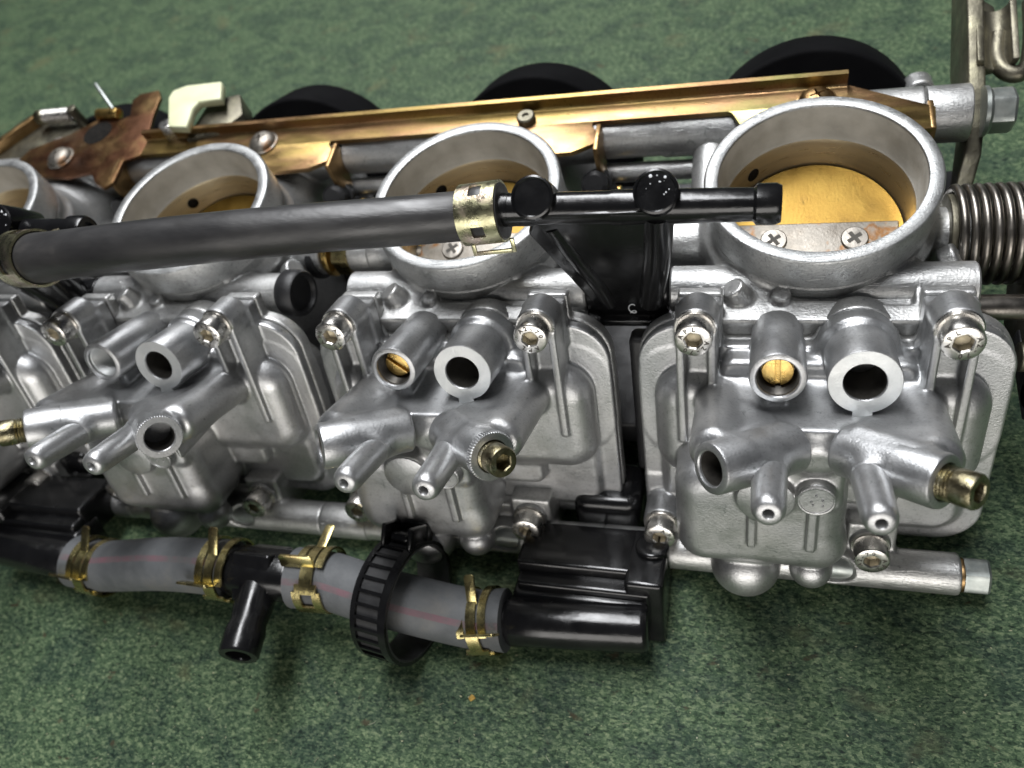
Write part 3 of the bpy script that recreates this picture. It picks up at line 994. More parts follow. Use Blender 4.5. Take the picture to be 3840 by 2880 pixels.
    if variant.get('knurl'):
        kr = lambda tt: 5.02 + 0.16 * math.cos(54 * tt)
        part('knurled_rim', b, rings([(kr, -1.4), (kr, -.1), (4.85, .08), (3.5, .08), (3.3, -.4)], 324, False, False), M['cast'],
             BF @ frame(PMOUTH[1], PDIR[1]), 30, 'knurl')
    return t


make_carb(4, 'silver carburetor at the right end of the row, next to the coil spring', {'jet': 92, 'drain': ((1, 1.6),)})
make_carb(3, 'silver carburetor left of the black vent fitting, knurled port holding a hex-socket screw',
          {'jet': -38, 'drain': ((1, 0.4),), 'knurl': True})
make_carb(2, 'second silver carburetor from the left, its right front port open and empty',
          {'drain': ((-1, 1.8),), 'knurl': True})
make_carb(1, 'silver carburetor cut off by the left edge of the picture', {'jet': 10})

# ------------------------------------------------------------------ choke rail along the rear
RZ = -15.0
t = thing('choke_rail', 'long yellow zinc-plated rail running behind the carburetor throats', 'rail', (-100, 41, RZ))
prof = [(38.0, RZ), (38.0, RZ - 1.5)] + arcpts(43.8, RZ + .3, 1.8, -90, 0, 5) + [(45.6, RZ + 3.6), (44.2, RZ + 3.6)] + arcpts(43.4, RZ + .8, .8, 0, -90, 4)
# extrude the L section along x
nP = len(prof)
vs = [(-207, y, z) for y, z in prof] + [(8.0, y, z) for y, z in prof]
fs = [(i, (i + 1) % nP, nP + (i + 1) % nP, nP + i) for i in range(nP)] + [tuple(range(nP)), tuple(range(2 * nP - 1, nP - 1, -1))]
part('rail_strip', t, (np.array(vs), fs), M['rail'], smooth=30)
for k in (4, 3, 2):
    x0 = -80.4 * (4 - k)
    pts = [(-21, 38.05)] + arcpts(-21, 36.0, 2.0, 90, 20, 4) + [(-16, 30), (-10, 26.5), (8, 26.5), (20, 27), (26.4, 30), (26.4, 34), (24.5, 36)]
    pts += [(24.5, 38.05)] if k < 4 else [(27, 34.5), (8.0, 44.0), (7.9, 38.05)]
    if k == 4:
        pts = [(-21, 38.05)] + arcpts(-21, 36.0, 2.0, 90, 20, 4) + [(-16, 30), (-10, 26.5), (8, 26.5), (26.8, 27.5), (27.2, 34.5), (8.05, 44.4), (8.05, 38.05)]
    part('rail_lobe', t, mv(prism([(x + x0, y) for x, y in pts], RZ - 1.5, RZ - 0.02, 0.3), 0, 0, 0), M['rail'])
    tb = prism([(27.5, 0), (37.0, 0), (37.5, -3), (33, -17), (31.5, -19.5), (29, -19.5), (27.2, -10)], 0, 1.4, 0.3)
    tb = (np.stack([tb[0][:, 2] + 25.6 + x0, tb[0][:, 0], tb[0][:, 1] + RZ], 1), tb[1])
    part('fork_tab', t, tb, M['bronze'])
    part('fork_pin', t, cyl((x0 + 25, 29.5, RZ - 18), (x0 + 31, 29.5, RZ - 18), 1.5), M['brass'])
ends = [(-206.9, 45.5), (-209, 50), (-211, 58), (-212, 66), (-214.5, 70), (-222, 69), (-224, 66), (-221, 58), (-224, 56.5), (-233, 58.5), (-244, 51), (-258, 45),
        (-260.5, 40), (-257, 36.5), (-245, 31), (-234, 30), (-224, 31.5), (-219, 26), (-215, 24), (-212, 26.5), (-213, 36), (-207, 38)]
part('end_plate', t, prism(ends, RZ - 1.5, RZ - .02, 0.3), M['redzinc'])
tb = prism([(27.5, 0), (37.0, 0), (37.5, -3), (33, -17), (29, -19.5), (27.2, -10)], 0, 1.4, 0.3)
part('fork_tab', t, (np.stack([tb[0][:, 2] + 25.6 - 241.2, tb[0][:, 0], tb[0][:, 1] + RZ], 1), tb[1]), M['bronze'])
part('plate_hole_shade', t, mv(rings([(5.4, .04), (5.2, .08), (0.05, .05)], 40, False, False), -231, 50.5, RZ), M['holeshade'])  # dark disc on the plate painted as the shade of a hole
part('rolled_pin', t, cyl((-234, 58.5, RZ + 1.2), (-224.5, 58.0, RZ + 1.2), 1.9), M['brass'])
cross = lambda tt: 0.5 + 1.25 * max(0.0, math.cos(4 * tt)) ** 2
for k in (4, 3, 2, 1):
    x0 = -80.4 * (4 - k)
    dome = [(4.9, 0), (4.9, .5), (4.4, .6)] + [(4.35 * math.cos(a), .6 + 2.4 * math.sin(a)) for a in np.linspace(0.1, 1.15, 6)] + [(lambda q: cross(q) + .1, 2.95), (cross, 2.8), (lambda q: cross(q) * .5, 1.9)]
    if k == 3:
        part('rail_screw', t, rings([(2.6, 0), (2.6, 1.6), (2.2, 2.0), (1.0, 2.0), (.9, 1.4)], 32), M['darksteel'], frame((x0 + 5.5 + 100, 40.2 - 41, 0.02), (0, 0, 1)), 35)
        continue
    part('rail_screw', t, rings(dome, 48), M['bronze'] if k == 4 else M['shaft'], frame((x0 + .8 + 100, 38.8 - 41, 0.02), (0, 0, 1), (.9, .4, 0)), 35, 'dome%d' % (k == 4))

# ------------------------------------------------------------------ rear spacer tube with its end bolt
t = thing('spacer_tube', 'grey aluminium spacer tube behind the throats, hex bolt in its right end', 'tube', (-100, 40.4, -23.0))
for x0, x1 in ((-300, -250.5), (-214.5, -170.2), (-134, -90), (-53.8, -9.5), (26.2, 36.2)):
    r = 6.4 if x0 < 20 else 6.9
    part('tube_section', t, xf(rings(arc_round(r, 0, x1 - x0, .4) if x0 > 20 else [(5.6, 0), (6.0, .3), (6.0, (x1 - x0) * .35), (6.4, (x1 - x0) * .37), (6.4, x1 - x0 - .3), (6.1, x1 - x0)], 48),
                               frame((x0, 40.4, -23.0), (1, 0, 0))), M['body'])
b = part('end_bolt', t, xf(rings([(hexr(9.6), 1.6), (hexr(9.6), 6.2), (lambda q: hexr(9.6)(q) - .35, 6.8), (4.0, 7.0)], 48), frame((39.0, 40.4, -23.0), (1, 0, 0), (0, 1, .3))), M['zincbolt'], smooth=25)
part('bolt_flange', b, xf(rings([(6.0, 0), (6.0, .9), (5.2, 1.7)], 40), frame((39.05, 40.4, -23.0), (1, 0, 0))), M['zincbolt'])

t = thing('link_rod', 'thin steel rod crossing under the yellow rail between the throats', 'rod', (-100, 33, -31))
for x0, x1 in ((-296, -246), (-215, -165), (-135, -86), (-54, -6)):
    part('rod_section', t, cyl((x0, 34.5, -31), (x1, 34.5, -31), 2.7), M['body'])

# ------------------------------------------------------------------ cable bracket at the right
t = thing('cable_bracket', 'dark plated steel cable bracket bolted at the right end', 'bracket', (37.5, 42, -24))
pl = [(21, -40), (25, -34.5), (33, -30), (38, -25.8), (46, -20.6), (68, -12.6), (80, -8.5), (93, -4.5), (97, -9), (92, -20), (66, -34), (44, -36), (34, -42), (24, -45)]
g = prism(pl, 0, 3.9, 0.6, 3)
bend = g[0].copy()
xx = 36.3 + bend[:, 2] - 2.2 * np.clip((34 - bend[:, 0]) / 8, 0, 1)
part('bracket_plate', t, (np.stack([xx, bend[:, 0], bend[:, 1]], 1), g[1]), M['darksteel'])
# cable seats: two open channels on a turned flange
ch = []
for i in range(13):
    a = math.radians(-100 + 200 * i / 12)
    ch.append((4.6 * math.cos(a), 4.6 * math.sin(a)))
for i in range(12, -1, -1):
    a = math.radians(-100 + 200 * i / 12)
    ch.append((3.0 * math.cos(a), 3.0 * math.sin(a)))
part('cable_seat', t, xf(prism(ch, 0, 18, 0.3), frame((42.6, 51.5, -17.5), (0.02, .93, .18), (0, .2, -.95))), M['darksteel'])
up = spline([(44.2, 63, -19), (43.6, 57, -20.5), (44.6, 52.4, -21), (47.2, 50.4, -21), (49.8, 52.6, -21), (51.2, 58, -20.5), (51.8, 64, -19), (52, 72, -17)], 8)
part('cable_hook', t, sweep(up, [2.1] * len(up), 20, up=(0, 0, 1)), M['darksteel'])
part('seat_web', t, prism([(39.4, 52), (44, 53), (45, 60), (45, 76), (39.4, 84)], -22.5, -20.3, 0.5), M['darksteel'])

# ------------------------------------------------------------------ throttle return spring at the right
t = thing('throttle_spring', 'steel coil spring wound round the throttle shaft at the right edge', 'spring', (40, 0, -21))
a = np.linspace(0, 2 * math.pi * 10.3, 10 * 40)
path = np.stack([28.6 + 2.12 * a / (2 * math.pi), 10.2 * np.cos(a), -21 + 10.2 * np.sin(a)], 1)
part('coil', t, sweep(path, 0.94, 12, up=(1, 0, 0)), M['springsteel'], smooth=60)
part('shaft_end', t, cyl((28, 0, -21), (56, 0, -21), 4.6), M['darksteel'])
part('spring_seat', t, xf(rings(arc_round(9.0, 0, 1.5, .3), 40), frame((27.2, 0, -21), (1, 0, 0))), M['darksteel'])
part('stop_peg', t, box((45.6, 5, -13.4), (50, 9.2, -9.6), 0.7), M['steel'])
t = thing('throttle_lever', 'dark throttle lever low beside the right carburetor', 'lever', (48, -24, -34))
part('lever_plate', t, xf(prism([(-9, -6), (6, -9), (14, -2), (11, 8), (0, 10), (-10, 5)], 0, 2, .5), frame((43.5, -14, -35), (1, 0, 0), (0, 1, 0))), M['darksteel'])
part('pivot', t, cyl((41, -26, -30), (50, -26, -30), 3.2), M['darksteel'])
part('brass_bush', t, cyl((43, -32, -36), (49, -32, -36), 3.0), M['dirtybrass'])
part('arm', t, box((43, -36, -40), (46, -16, -34), 0.6), M['satin'])

t = thing('stub_pipe', 'short dull steel stub pipe below the spring at the right', 'pipe', (36, -20, -21))
part('pipe_wall', t, xf(tube_wall(2.7, 1.6, 12, 6, .3, 32), frame((29, -19.6, -21.0), (1, 0, 0))), M['springsteel'])
part('collar', t, xf(rings(arc_round(3.1, 0, 5, .3), 32), frame((43, -19.6, -21), (1, 0, 0))), M['darksteel'])

# ------------------------------------------------------------------ black vent fittings


def vent_fitting(k, label):
    x0 = -80.4 * (4 - k)
    t = thing('vent_fitting', label, 'fitting', (x0 - 40, -20, -14), 'black plastic vent fittings between carburetor pairs')
    P = lambda x, y, z: V3(x + x0, y, z)
    part('crossbar', t, xf(rings([(2.9, 0), (3.3, .4), (3.3, 22), (3.5, 23), (3.2, 46), (3.1, 49), (3.4, 49.3), (3.85, 49.6), (3.85, 53), (3.4, 54), (2.2, 54), (2.0, 53)], 40),
                           frame(P(-62, -22.5, 17.2), (1, 0, -.025))), M['black'])
    for x, r in ((-54.3, 4.35), (-30.4, 4.3)):
        ax = unit((0.02, -.56, .83))
        kn = part('plug_knob', t, xf(rings([(r - .4, -7), (r, -2), (r, 3.4), (r - .1, 3.8), (r - .5, 4.0), (r - .8, 3.7), (0.05, 3.75)], 48, True, False), frame(P(x, -21.6, 18.7), ax)), M['black'])
        if x > -40:
            spk = []
            for i in range(11):
                q, w_ = random.uniform(-.6, 3.4), random.uniform(.1, 1) ** .5 * (r - 1.2)
                rr = random.uniform(.06, .2) + (.22 if i < 2 else 0)
                spk.append(mv(rings([(rr, 0), (rr * .7, .1), (0.03, .14)], 7, False, False), w_ * math.cos(q), w_ * math.sin(q), 3.74))
            part('dust_fleck', kn, xf(join(*spk), frame(P(x, -21.6, 18.7), ax)), M['dust'], stuff=True)
    web = prism([(-56.8, 13.0), (-54, 18.6), (-30.5, 18.6), (-29.3, 12), (-31, 2), (-33.5, -15), (-46.5, -15), (-48.5, -10.5)], 0, 5.4, .6)
    part('gusset', t, (np.stack([web[0][:, 0] + x0, -19.4 - web[0][:, 2] - .05 * web[0][:, 1], web[0][:, 1]], 1), web[1]), M['black'])
    rr = spline([P(-30.6, -23.2, 16), P(-31.9, -23.2, 4), P(-33.6, -23.0, -6), P(-34.8, -22.8, -13.5)], 6)
    part('leg', t, sweep(rr, np.linspace(3.3, 2.9, len(rr)), 28), M['black'])
    rl = spline([P(-51.6, -23.6, 14), P(-48.6, -23.6, 4), P(-45.4, -23.4, -6), P(-43.8, -23.2, -13.5)], 6)
    part('leg', t, sweep(rl, np.linspace(2.4, 2.0, len(rl)), 28), M['black'])
    part('saddle', t, cyl(P(-49.6, -18.5, -15.3), P(-30.9, -18.5, -15.3), 5.0), M['black'])
    part('ledge', t, box(P(-49.6, -26.5, -18.6), P(-31, -16, -16.6), .3), M['black'])
    part('ledge_rib', t, box(P(-46.8, -26.9, -19.4), P(-46.0, -24, -16.2), .2), M['black'])
    part('ledge_rib', t, box(P(-35.6, -26.9, -19.4), P(-34.8, -24, -16.2), .2), M['black'])
    part('hose_barb', t, xf(rings([(3.4, 0), (3.4, 6), (4.6, 6.2), (3.6, 9.5), (2.2, 9.6)], 32), frame(P(-60, -22.5, 17.2), (-1, 0, 0))), M['black'])
    return t


vent_fitting(4, 'black plastic vent fitting standing between the two right carburetors, open nozzle pointing right')
vent_fitting(2, 'black plastic vent fitting mostly hidden under the hose at the left edge')

# ------------------------------------------------------------------ vent hose and its clamps
hp = spline([(-64.0, -22.4, 16.6), (-72, -23.0, 16.4), (-84, -25.4, 18.2), (-100, -28.6, 20.8), (-120, -32.0, 23.0), (-142, -34.0, 23.2), (-164, -34.0, 21.0), (-180, -32.5, 17.8), (-198, -29.5, 14.5)], 10)
n = len(hp)
q = np.linspace(0, 1, n)
hr = 5.15 + 0.8 * np.exp(-((q - 0.03) / 0.045) ** 2) + 0.55 * np.clip((q - .35) / .5, 0, 1) + 0.35 * np.exp(-((q - 0.85) / 0.06) ** 2)
t = thing('vent_hose', 'thick black rubber hose sweeping across the two left throats', 'hose', tuple(hp[n // 2]))
part('hose_wall', t, sweep(hp, hr, 40, up=(0, 0, 1)), M['rubber'])
t_axis0 = unit(hp[1] - hp[8])
part('hose_end', t, xf(rings([(4.2, -0.4), (5.6, -.3), (5.95, .1), (5.95, 2.0), (5.6, 2.5), (4.3, 2.6)], 40), frame(hp[0], hp[0] - hp[3])), M['rubber'])


def band(R, a0, a1, x0, x1, th=0.55, n=None):
    """ring sector about z: angles in degrees, axial extent x0..x1"""
    n = n or max(3, int(abs(a1 - a0) / 5))
    vs, fs = [], []
    for i in range(n + 1):
        a = math.radians(a0 + (a1 - a0) * i / n)
        c, s_ = math.cos(a), math.sin(a)
        for r, z in ((R, x0), (R + th, x0), (R + th, x1), (R, x1)):
            vs.append((r * c, r * s_, z))
    full = abs(abs(a1 - a0) - 360) < 1e-6
    for i in range(n):
        for j in range(4):
            k = (j + 1) % 4
            fs.append((i * 4 + j, i * 4 + k, (i + 1) * 4 + k, (i + 1) * 4 + j))
    if not full:
        fs += [(3, 2, 1, 0), tuple(n * 4 + j for j in range(4))]
    return (np.array(vs), fs)


def ear(R, a, x0, x1, h, th=.55, lean=0.0, hole=False):
    """a tongue standing off the band at angle a, rounded at its tip"""
    rc = min(.8, (x1 - x0) / 2 - .05)
    poly = [(x0, 0), (x1, 0)] + arcpts(x1 - rc, h - rc, rc, 0, 90, 4) + arcpts(x0 + rc, h - rc, rc, 90, 180, 4)
    if hole:
        e = .9
        outer = poly
        inner = [(x0 + e, .5), (x1 - e, .5), (x1 - e, h - e), (x0 + e, h - e)]
        g1 = prism([(x0, 0), (x0 + e, 0), (x0 + e, h), (x0, h)], 0, th, .12)
        g2 = prism([(x1 - e, 0), (x1, 0), (x1, h), (x1 - e, h)], 0, th, .12)
        g3 = prism([(x0 + e + .01, h - e), (x1 - e - .01, h - e), (x1 - e - .01, h), (x0 + e + .01, h)], 0, th, .12)
        g = join(g1, g2, g3)
    else:
        g = prism(poly, 0, th, .12)
    v = g[0]
    # local: x = axial, y = outward, z = thickness
    ra, ln = math.radians(a), math.radians(lean)
    out = V3(math.cos(ra + ln), math.sin(ra + ln), 0)
    tan = V3(-math.sin(ra + ln), math.cos(ra + ln), 0)
    base = V3(math.cos(ra) * R, math.sin(ra) * R, 0)
    p = base + v[:, 1:2] * out + v[:, 2:3] * tan + v[:, 0:1] * V3(0, 0, 1)
    return (p, g[1])


def olive_clamp(p, d, R, label, flip=0):
    t = thing('hose_clamp', label, 'clamp', tuple(p), 'olive plated clamps on the black vent hose')
    m = frame((0, 0, 0), d, (0, -.5, .86))
    W = 8.4
    g = [band(R, 0, 360, 0, 2.9), band(R, 0, 360, 5.6, W)]
    for a0, a1 in ((-128 + flip, -52 + flip), (-22 + flip, 38 + flip), (62 + flip, 190 + flip)):
        g.append(band(R, a0, a1, 2.85, 5.65))
    part('clamp_band', t, join(*g), M['clampolive'], at=m, smooth=35)
    part('clamp_ear', t, ear(R, 100 + flip, .6, W + 1.6, 3.2, .6, 30, True), M['clampolive'], at=m)


i0 = 8
olive_clamp(hp[i0] + 0, hp[2] - hp[i0], 5.75, 'olive plated clamp on the right end of the black hose', 0)
i1 = n - 14
olive_clamp(hp[i1], hp[i1 + 8] - hp[i1], 6.35, 'olive plated clamp at the left edge on the black hose', 10)

# ------------------------------------------------------------------ black fuel joints (built square to the bowl faces)


def fuel_joint(x0, sgn, label):
    """x0 = outer end, sgn = +1 pipe leaves to the left, -1 to the right"""
    up = 3.2 if sgn < 0 else 0.0
    base = fb(x0 - sgn * 10, -79 + up, 8)
    t = thing('fuel_joint', label, 'fuel fitting', tuple(base), 'black plastic fuel joints under the bowls')

    def bx(a, b, bev=.8):
        xs = sorted((x0 - sgn * a[0], x0 - sgn * b[0]))
        return xf(box((xs[0], a[1] + up, a[2]), (xs[1], b[1] + up, b[2]), bev), BF)
    part('end_block', t, bx((0, -78.6, -6), (9, -58.4, 12), 1.1), M['black'])
    part('deck', t, bx((.6, -70, -6), (36, -58.6, 8.3), 1.0), M['black'])
    part('deck_step', t, bx((3, -70, 0), (35.4, -61.6, 12.2), 1.0), M['black'])
    part('riser', t, bx((8, -64, -26), (25, -53.0, -9), 3.0), M['black'])
    part('post', t, xf(cyl((x0 - sgn * 3.6, -66, 0.5), (x0 - sgn * 3.6, -56.8, 0.5), 4.0, 0.8), BF), M['black'])
    part('feed_arm', t, bx((2, -52, -26), (9.4, -12, -20), 1.6), M['satin'])
    Pp = fb(x0 - sgn * 3.2, -69.2 + up, 15.2)
    Pq = fb(x0 - sgn * 37.0, -70.0 + up, 17.2)
    L = np.linalg.norm(Pq - Pp)
    prof = [(0.3, 0)] + [(5.7 - 1.6 + 1.6 * math.sin(a), 1.6 - 1.6 * math.cos(a)) for a in np.linspace(.2, 1.57, 6)] + [(5.9, L * .6), (6.0, L - .6), (5.6, L), (4.6, L + .1), (4.6, L + 9)]
    part('outlet_pipe', t, xf(rings(prof, 48), frame(Pp, Pq - Pp)), M['black'])
    part('pipe_web', t, bx((3.5, -76, 4), (36.5, -64, 14.0), 1.5), M['black'])
    return Pq, unit(Pq - Pp)


E1, D1 = fuel_joint(-30.8, 1, 'black plastic fuel joint resting on the mat below the right-hand gap')
E2, D2 = fuel_joint(-30.8 - 160.8 - 45.0, -1, 'black plastic fuel joint low at the left edge of the picture')

# ------------------------------------------------------------------ grey fuel hoses, tee and clamps
TEE = V3(-131.5, -85.4, -45.5)
tee_d = unit(V3(-1, 0.02, 0.02))


def grey_hose(pts, label, stripe):
    path = spline(pts, 14)
    m = len(path)
    qq = np.linspace(0, 1, m)
    r = 7.25 + .35 * (np.exp(-((qq) / .12) ** 2) + np.exp(-((1 - qq) / .12) ** 2)) - .12 * np.sin(qq * math.pi)
    t = thing('fuel_hose', label, 'hose', tuple(path[m // 2]), 'grey fuel hoses with a pink stripe')
    seg = 56
    g = sweep(path, r, seg, up=(0, 0, 1))
    idx = []
    for i in range(m - 1):
        for j in range(seg):
            idx.append(1 if (j - stripe) % seg in (0, 1) else 0)
    idx += [0, 0]
    part('hose_wall', t, g, [M['grey'], M['pink']], midx=idx)
    return path


tR = TEE + V3(9.5, 0, -.6)
tL = TEE - V3(9.5, 0, -.2)
HR = grey_hose([E1 - D1 * -.6, E1 + D1 * 10, (E1 + D1 * 10) * .5 + tR * .5 + V3(0, -.3, 2.4), tR + V3(9, .2, -.4), tR],
               'grey fuel hose with pink stripe, right of the tee, inside the cable tie', 51)
HL = grey_hose([tL, tL + V3(-9, 0, .2), tL * .5 + (E2 + D2 * 10) * .5 + V3(0, .3, 2.2), E2 + D2 * 10, E2 + D2 * .6],
               'grey fuel hose with pink stripe, left of the tee', 54)

t = thing('fuel_tee', 'black plastic tee between the grey hoses with an open hollow stem', 'fuel fitting', tuple(TEE + V3(0, 0, -7)))
part('run', t, xf(rings([(4.4, -18), (4.6, -17.5), (4.6, -9.8), (6.4, -9.3), (6.6, -8.8), (6.6, 8.8), (6.4, 9.3), (4.6, 9.8), (4.6, 17.5), (4.4, 18)], 40), frame(TEE, (1, 0, -.03))), M['black'])
tip = V3(-128.6, -106.6, -42.0)
sd = unit(tip - TEE)
Ls = np.linalg.norm(tip - TEE)
part('stem', t, xf(rings([(5.0, 0), (4.9, Ls * .45), (4.6, Ls * .55), (4.4, Ls * .62), (4.9, Ls * .72), (4.9, Ls - .6), (4.6, Ls), (3.1, Ls), (2.9, Ls - .5), (2.9, Ls - 12)], 40), frame(TEE, sd)), M['black'])
part('stem_collar', t, xf(box((-5.6, -6.3, -5.4), (5.6, 6.3, 6.0), 1.0), frame(TEE + V3(0, 0, 0), (0, -.5, .86))), M['black'])
spk = [mv(rings([(r_, 0), (r_ * .6, .08), (.03, .1)], 7, False, False), x_, y_, 6.02) for x_, y_, r_ in ((0, 1.2, .8), (.7, .4, .6), (-.6, .3, .5), (.2, -.5, .7), (1.2, 1.4, .4))]
part('dust_fleck', t, xf(join(*spk), frame(TEE, (0, -.5, .86))), M['dust'], stuff=True)


def gold_clamp(path, i, j, rot, label, R=7.75, mirror=1):
    p = path[i]
    d = unit(path[j] - path[i])
    t = thing('spring_clamp', label, 'clamp', tuple(p), 'gold spring clamps on the grey fuel hoses')
    m = frame((0, 0, 0), d * 1.0, (0, 0, 1))       # angle 0 = up
    e = -1 if m[1, 1] > 0 else 1                    # make positive angles turn towards the viewer
    A = lambda a: e * (a + rot)
    W = 7.6
    g = [band(R, A(-16), A(38), 2.6, 5.0), band(R, A(-200), A(44), 0, 1.9), band(R, A(-200), A(44), 5.7, W),
         band(R, A(38), A(78), 2.2, 5.4), band(R, A(74), A(92), .9, 6.7), band(R, A(88), A(125), 0, 2.2), band(R, A(88), A(125), 5.4, W), band(R, A(121), A(162), 0, W)]
    part('clamp_band', t, join(*g), M['clampgold'], at=m, smooth=35)
    part('upright_ear', t, ear(R, A(-14), 2.5, 5.1, 7.2, .6, -46 * e), M['clampgold'], at=m)
    part('side_ear', t, ear(R, A(42), -3.4, 5.6, 3.6, .6, -25 * e, False), M['clampgold'], at=m)
    return t


gold_clamp(HR, 4, 8, 0, 'gold spring clamp next to the right fuel joint')
gold_clamp(HR, len(HR) - 6, len(HR) - 10, -48, 'gold spring clamp just right of the tee, wide slotted band facing out')
gold_clamp(HL, 9, 5, 4, 'gold spring clamp just left of the tee')
gold_clamp(HL, len(HL) - 8, len(HL) - 12, 0, 'gold spring clamp next to the left fuel joint')

# ------------------------------------------------------------------ black ladder cable tie
ZC = V3(-94.5, -86.0, 0)
ZC[2] = table_z(-86.0) + 15.4
t = thing('cable_tie', 'black ladder cable tie looped round the right grey hose', 'cable tie', (ZC[0], ZC[1], ZC[2] - 15))
m = frame((0, 0, 15), unit((1, -.14, .08)), (0, 0, 1))
R0 = 14.0
st = part('strap', t, band(R0, 0, 360, -4.9, 4.9, .55, 120), M['strap'], at=m, smooth=35)
for z0, z1 in ((-4.9, -3.6), (2.9, 4.9)):
    part('strap_edge', t, band(R0 + .5, 0, 360, z0, z1, .9, 120), M['black'], at=m, smooth=35)
RUNG = band(R0 + .5, -1.4, 1.4, -3.65, 2.95, .85, 2)
rm = to_mesh('rung', RUNG, M['black'], 35)
for i in range(30):
    ca, sa = math.cos(i * math.radians(12)), math.sin(i * math.radians(12))
    r4 = np.eye(4)
    r4[:2, :2] = [[ca, -sa], [sa, ca]]
    part('rung', t, rm, None, at=m @ r4)
hd = part('ratchet_head', t, join(box((R0 - .5, -5, -4.4), (R0 + 5.5, -1.2, 4.4), .8), box((R0 - .5, -1.2, -4.4), (R0 + 5.5, 6, -3.2), .5), box((R0 - .5, -1.2, 3.2), (R0 + 5.5, 6, 4.4), .5), box((R0 + 1.2, -1, -2.6), (R0 + 3.4, 4.6, 2.6), .7)),
          M['black'], at=m @ frame((0, 0, 0), (0, 0, 1), (math.cos(math.radians(-58)), math.sin(math.radians(-58)), 0)))

# ------------------------------------------------------------------ front spacer rod
t = thing('front_rod', 'long tie rod under the float bowls ending in a hex bolt at the right', 'rod', (-100, -64, -62))
part('rod', t, cyl((-300, -64, -62), (33.0, -64, -62), 3.6), M['zincbolt'])
b = part('hex_end', t, xf(rings([(hexr(7.6), 0), (hexr(7.6), 4.6), (lambda q: hexr(7.6)(q) - .3, 5.1), (3.0, 5.3)], 48), frame((33.6, -64, -62), (1, 0, 0), (0, .2, 1))), M['zincbolt'], smooth=25)
part('rust_ring', b, xf(rings(arc_round(3.9, 0, .9, .2), 32), frame((32.8, -64, -62), (1, 0, 0))), M['bronze'])
for x0, x1 in ((-47.5, -33.2), (-127.8, -113.6), (-208, -194)):
    part('rod_sleeve', t, cyl((x0, -64, -62), (x1, -64, -62), 4.9), M['body'])

# ------------------------------------------------------------------ rubber plug, balance adjuster
t = thing('pipe_plug', 'black rubber plug in the balance pipe right of the second throat from left', 'plug', (-129, -18.5, -15.3))
part('plug_cap', t, xf(rings([(5.9, -2.2), (6.2, -1.8), (6.2, 2.2), (5.7, 2.9), (5.0, 2.8), (4.6, 1.6), (0.05, 1.6)], 48), frame((-129, -18.5, -15.3), (1, -.12, .05))), M['satin'])

t = thing('balance_adjuster', 'brass balance adjuster with fine spring between the two middle throats', 'adjuster', (-126, 0, -22))
part('hex_nut', t, xf(rings([(hexr(10.5), 0), (hexr(10.5), 4.5)], 48), frame((-124.5, 0, -22), (1, 0, 0), (0, .5, 1))), M['clampgold'], smooth=25)
part('washer', t, xf(rings(arc_round(6.2, 0, 1.6, .3), 40), frame((-127.3, 0, -22), (1, 0, 0))), M['brass'])
part('rubber_ring', t, xf(rings(arc_round(6.9, 0, 3.2, .8), 40), frame((-132.5, 0, -22), (1, 0, 0))), M['satin'])
a = np.linspace(0, 2 * math.pi * 11, 11 * 24)
part('fine_spring', t, sweep(np.stack([-144.5 + 1.0 * a / 6.283, 5.6 * np.cos(a), -22 + 5.6 * np.sin(a)], 1), .45, 8, up=(1, 0, 0)), M['steel'], smooth=60)
part('sleeve', t, cyl((-120, 0, -22), (-110, 0, -22), 5.2), M['body'])

# ------------------------------------------------------------------ levers at the left rear
t = thing('cream_lever', 'cream plastic L-shaped lever standing up behind the rail', 'lever', (-190, 54, -10))
part('lever_body', t, prism([(-193.5, 43), (-186, 42), (-187.5, 50.5), (-186.5, 53.6), (-178, 53.9), (-181.2, 62.6), (-195, 62.4), (-199.5, 60.5), (-199.8, 57)], -11.5, -8.6, 0.6), M['cream'])
part('lever_backing', t, prism([(-190, 42), (-178, 44), (-172, 52), (-177, 62), (-188, 60)], -22, -13.5, 0.8), M['darksteel'])
part('pivot', t, cyl((-196.5, 45.5, -16), (-196.5, 45.5, -9.5), 2.4), M['steel'])

t = thing('choke_linkage', 'dark choke arm with small tension spring at the far left', 'lever', (-256, 50, -17))
part('arm_plate', t, prism([(-270, 38), (-262, 38), (-244, 55), (-246, 60), (-258, 64), (-268, 62), (-283, 44)], -20, -18, 0.4), M['darksteel'])
part('arm_edge', t, prism([(-283, 42), (-281, 41), (-263.5, 62), (-265.5, 63.5)], -21, -14, 0.4), M['bronze'])
a = np.linspace(0, 2 * math.pi * 12, 12 * 20)
part('tension_spring', t, sweep(np.stack([-260 + 1.1 * a / 6.283, 60.2 + 2.1 * np.cos(a), -14 + 2.1 * np.sin(a)], 1), .5, 8, up=(1, 0, 0)), M['steel'], smooth=60)
part('spring_post', t, cyl((-245.6, 60.5, -19), (-245.6, 60.5, -11.5), 1.8), M['darksteel'])
part('spring_anchor', t, cyl((-262, 60, -14), (-258.5, 60, -14), 2.6), M['dirtybrass'])
part('arm_screw', t, xf(rings([(3.4, 0), (3.2, 1.2), (2.0, 2.2), (.05, 2.5)], 32), frame((-249, 49, -18), (0, 0, 1))), M['steel'])
part('wire_end', t, cyl((-228.5, 60.5, -14), (-238, 70, -10), .75), M['zincbolt'])

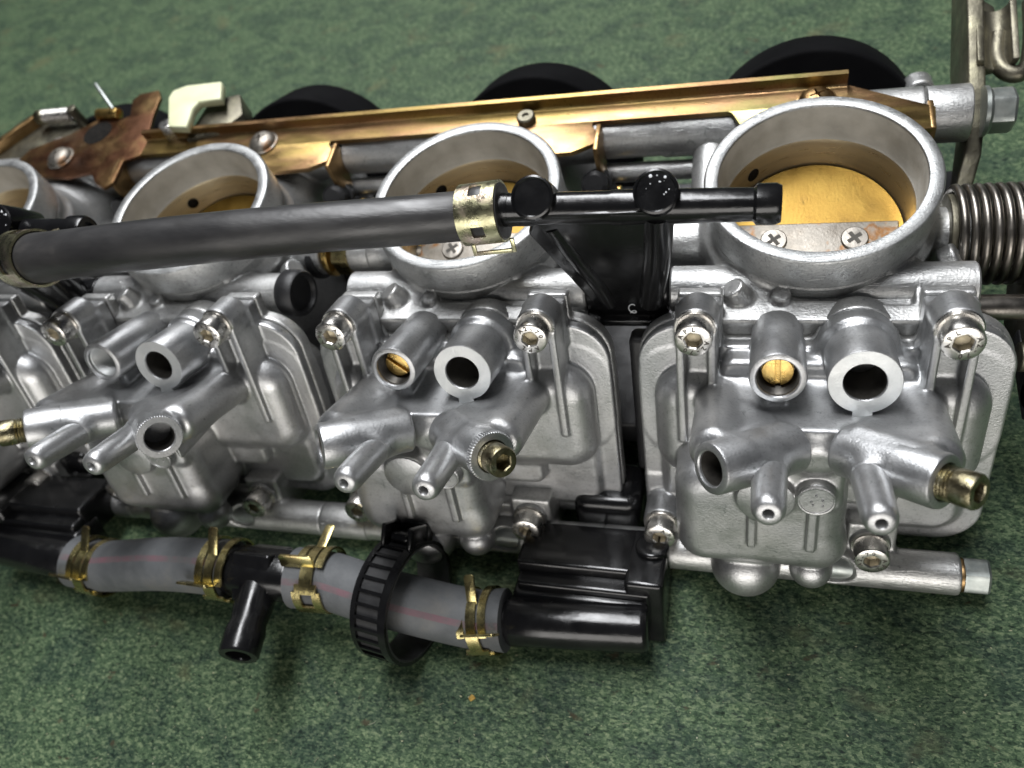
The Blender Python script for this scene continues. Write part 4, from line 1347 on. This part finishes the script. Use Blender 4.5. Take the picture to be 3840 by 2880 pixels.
t = thing('metal_swarf', 'tiny pale curl of swarf on the black fitting between the right carburetors', 'swarf', (-39.5, -26.6, -15.5))
a = np.linspace(0, 2 * math.pi * 1.4, 40)
part('curl', t, sweep(np.stack([-39.0 + .75 * np.cos(a) + .25 * a / 6, -24.3 - .1 * a, -13.4 + .95 * np.sin(a) - .25 * a], 1), .11, 6, up=(0, 1, 0)), M['dust'], smooth=60)

# ------------------------------------------------------------------ mat and its crumbs
me = to_mesh('mat', box((-620, -420, -6), (520, 620, 0), 0.8), M['mat'], 30)
o = bpy.data.objects.new('mat', me)
C.objects.link(o)
o['kind'] = 'structure'
o['label'] = 'mottled dark green board under the carburetors'


def crumb(px, py, r, m, label):
    v, f = rings([(r * .5, 0), (r, r * .25), (r * .8, r * .6), (r * .2, r * .8)], 7)
    v = v * (1 + .35 * rng.standard_normal(v.shape) * .6)
    v[:, 2] = np.maximum(v[:, 2], 0)
    me = to_mesh('crumb', (v, f), m, 60)
    o = bpy.data.objects.new('crumb', me)
    C.objects.link(o)
    o.location = (px * S, py * S, 0.0)
    o['label'] = label
    o['category'] = 'crumb'
    return o


crumb(-76.5, -98.5, .75, M['crumb'], 'tiny ochre crumb on the mat in front of the cable tie')

# lint and grit lying on the mat
fib = []
for i in range(260):
    x, y = random.uniform(-260, 90), random.choice((random.uniform(-175, -95), random.uniform(-150, -95), random.uniform(75, 240)))
    a, ln = random.uniform(0, math.pi), random.uniform(.5, 1.9)
    if random.random() < .45:
        r_ = random.uniform(.09, .24)
        g = rings([(r_ * .6, 0), (r_, r_ * .5), (r_ * .4, r_)], 5)
        fib.append(mv(g, x, y, 0.01))
    else:
        k_ = random.uniform(-.5, .5)
        pts = np.array([(x + ln * t_ * math.cos(a + k_ * t_), y + ln * t_ * math.sin(a + k_ * t_), .07 + .12 * math.sin(3.1 * t_)) for t_ in (0, .33, .66, 1)])
        fib.append(sweep(pts, .055, 4))
me = to_mesh('lint', join(*fib), M['lint'], 60)
o = bpy.data.objects.new('lint', me)
C.objects.link(o)
o['kind'] = 'stuff'
o['label'] = 'pale lint fibres and grit scattered over the green mat'
o['category'] = 'lint'
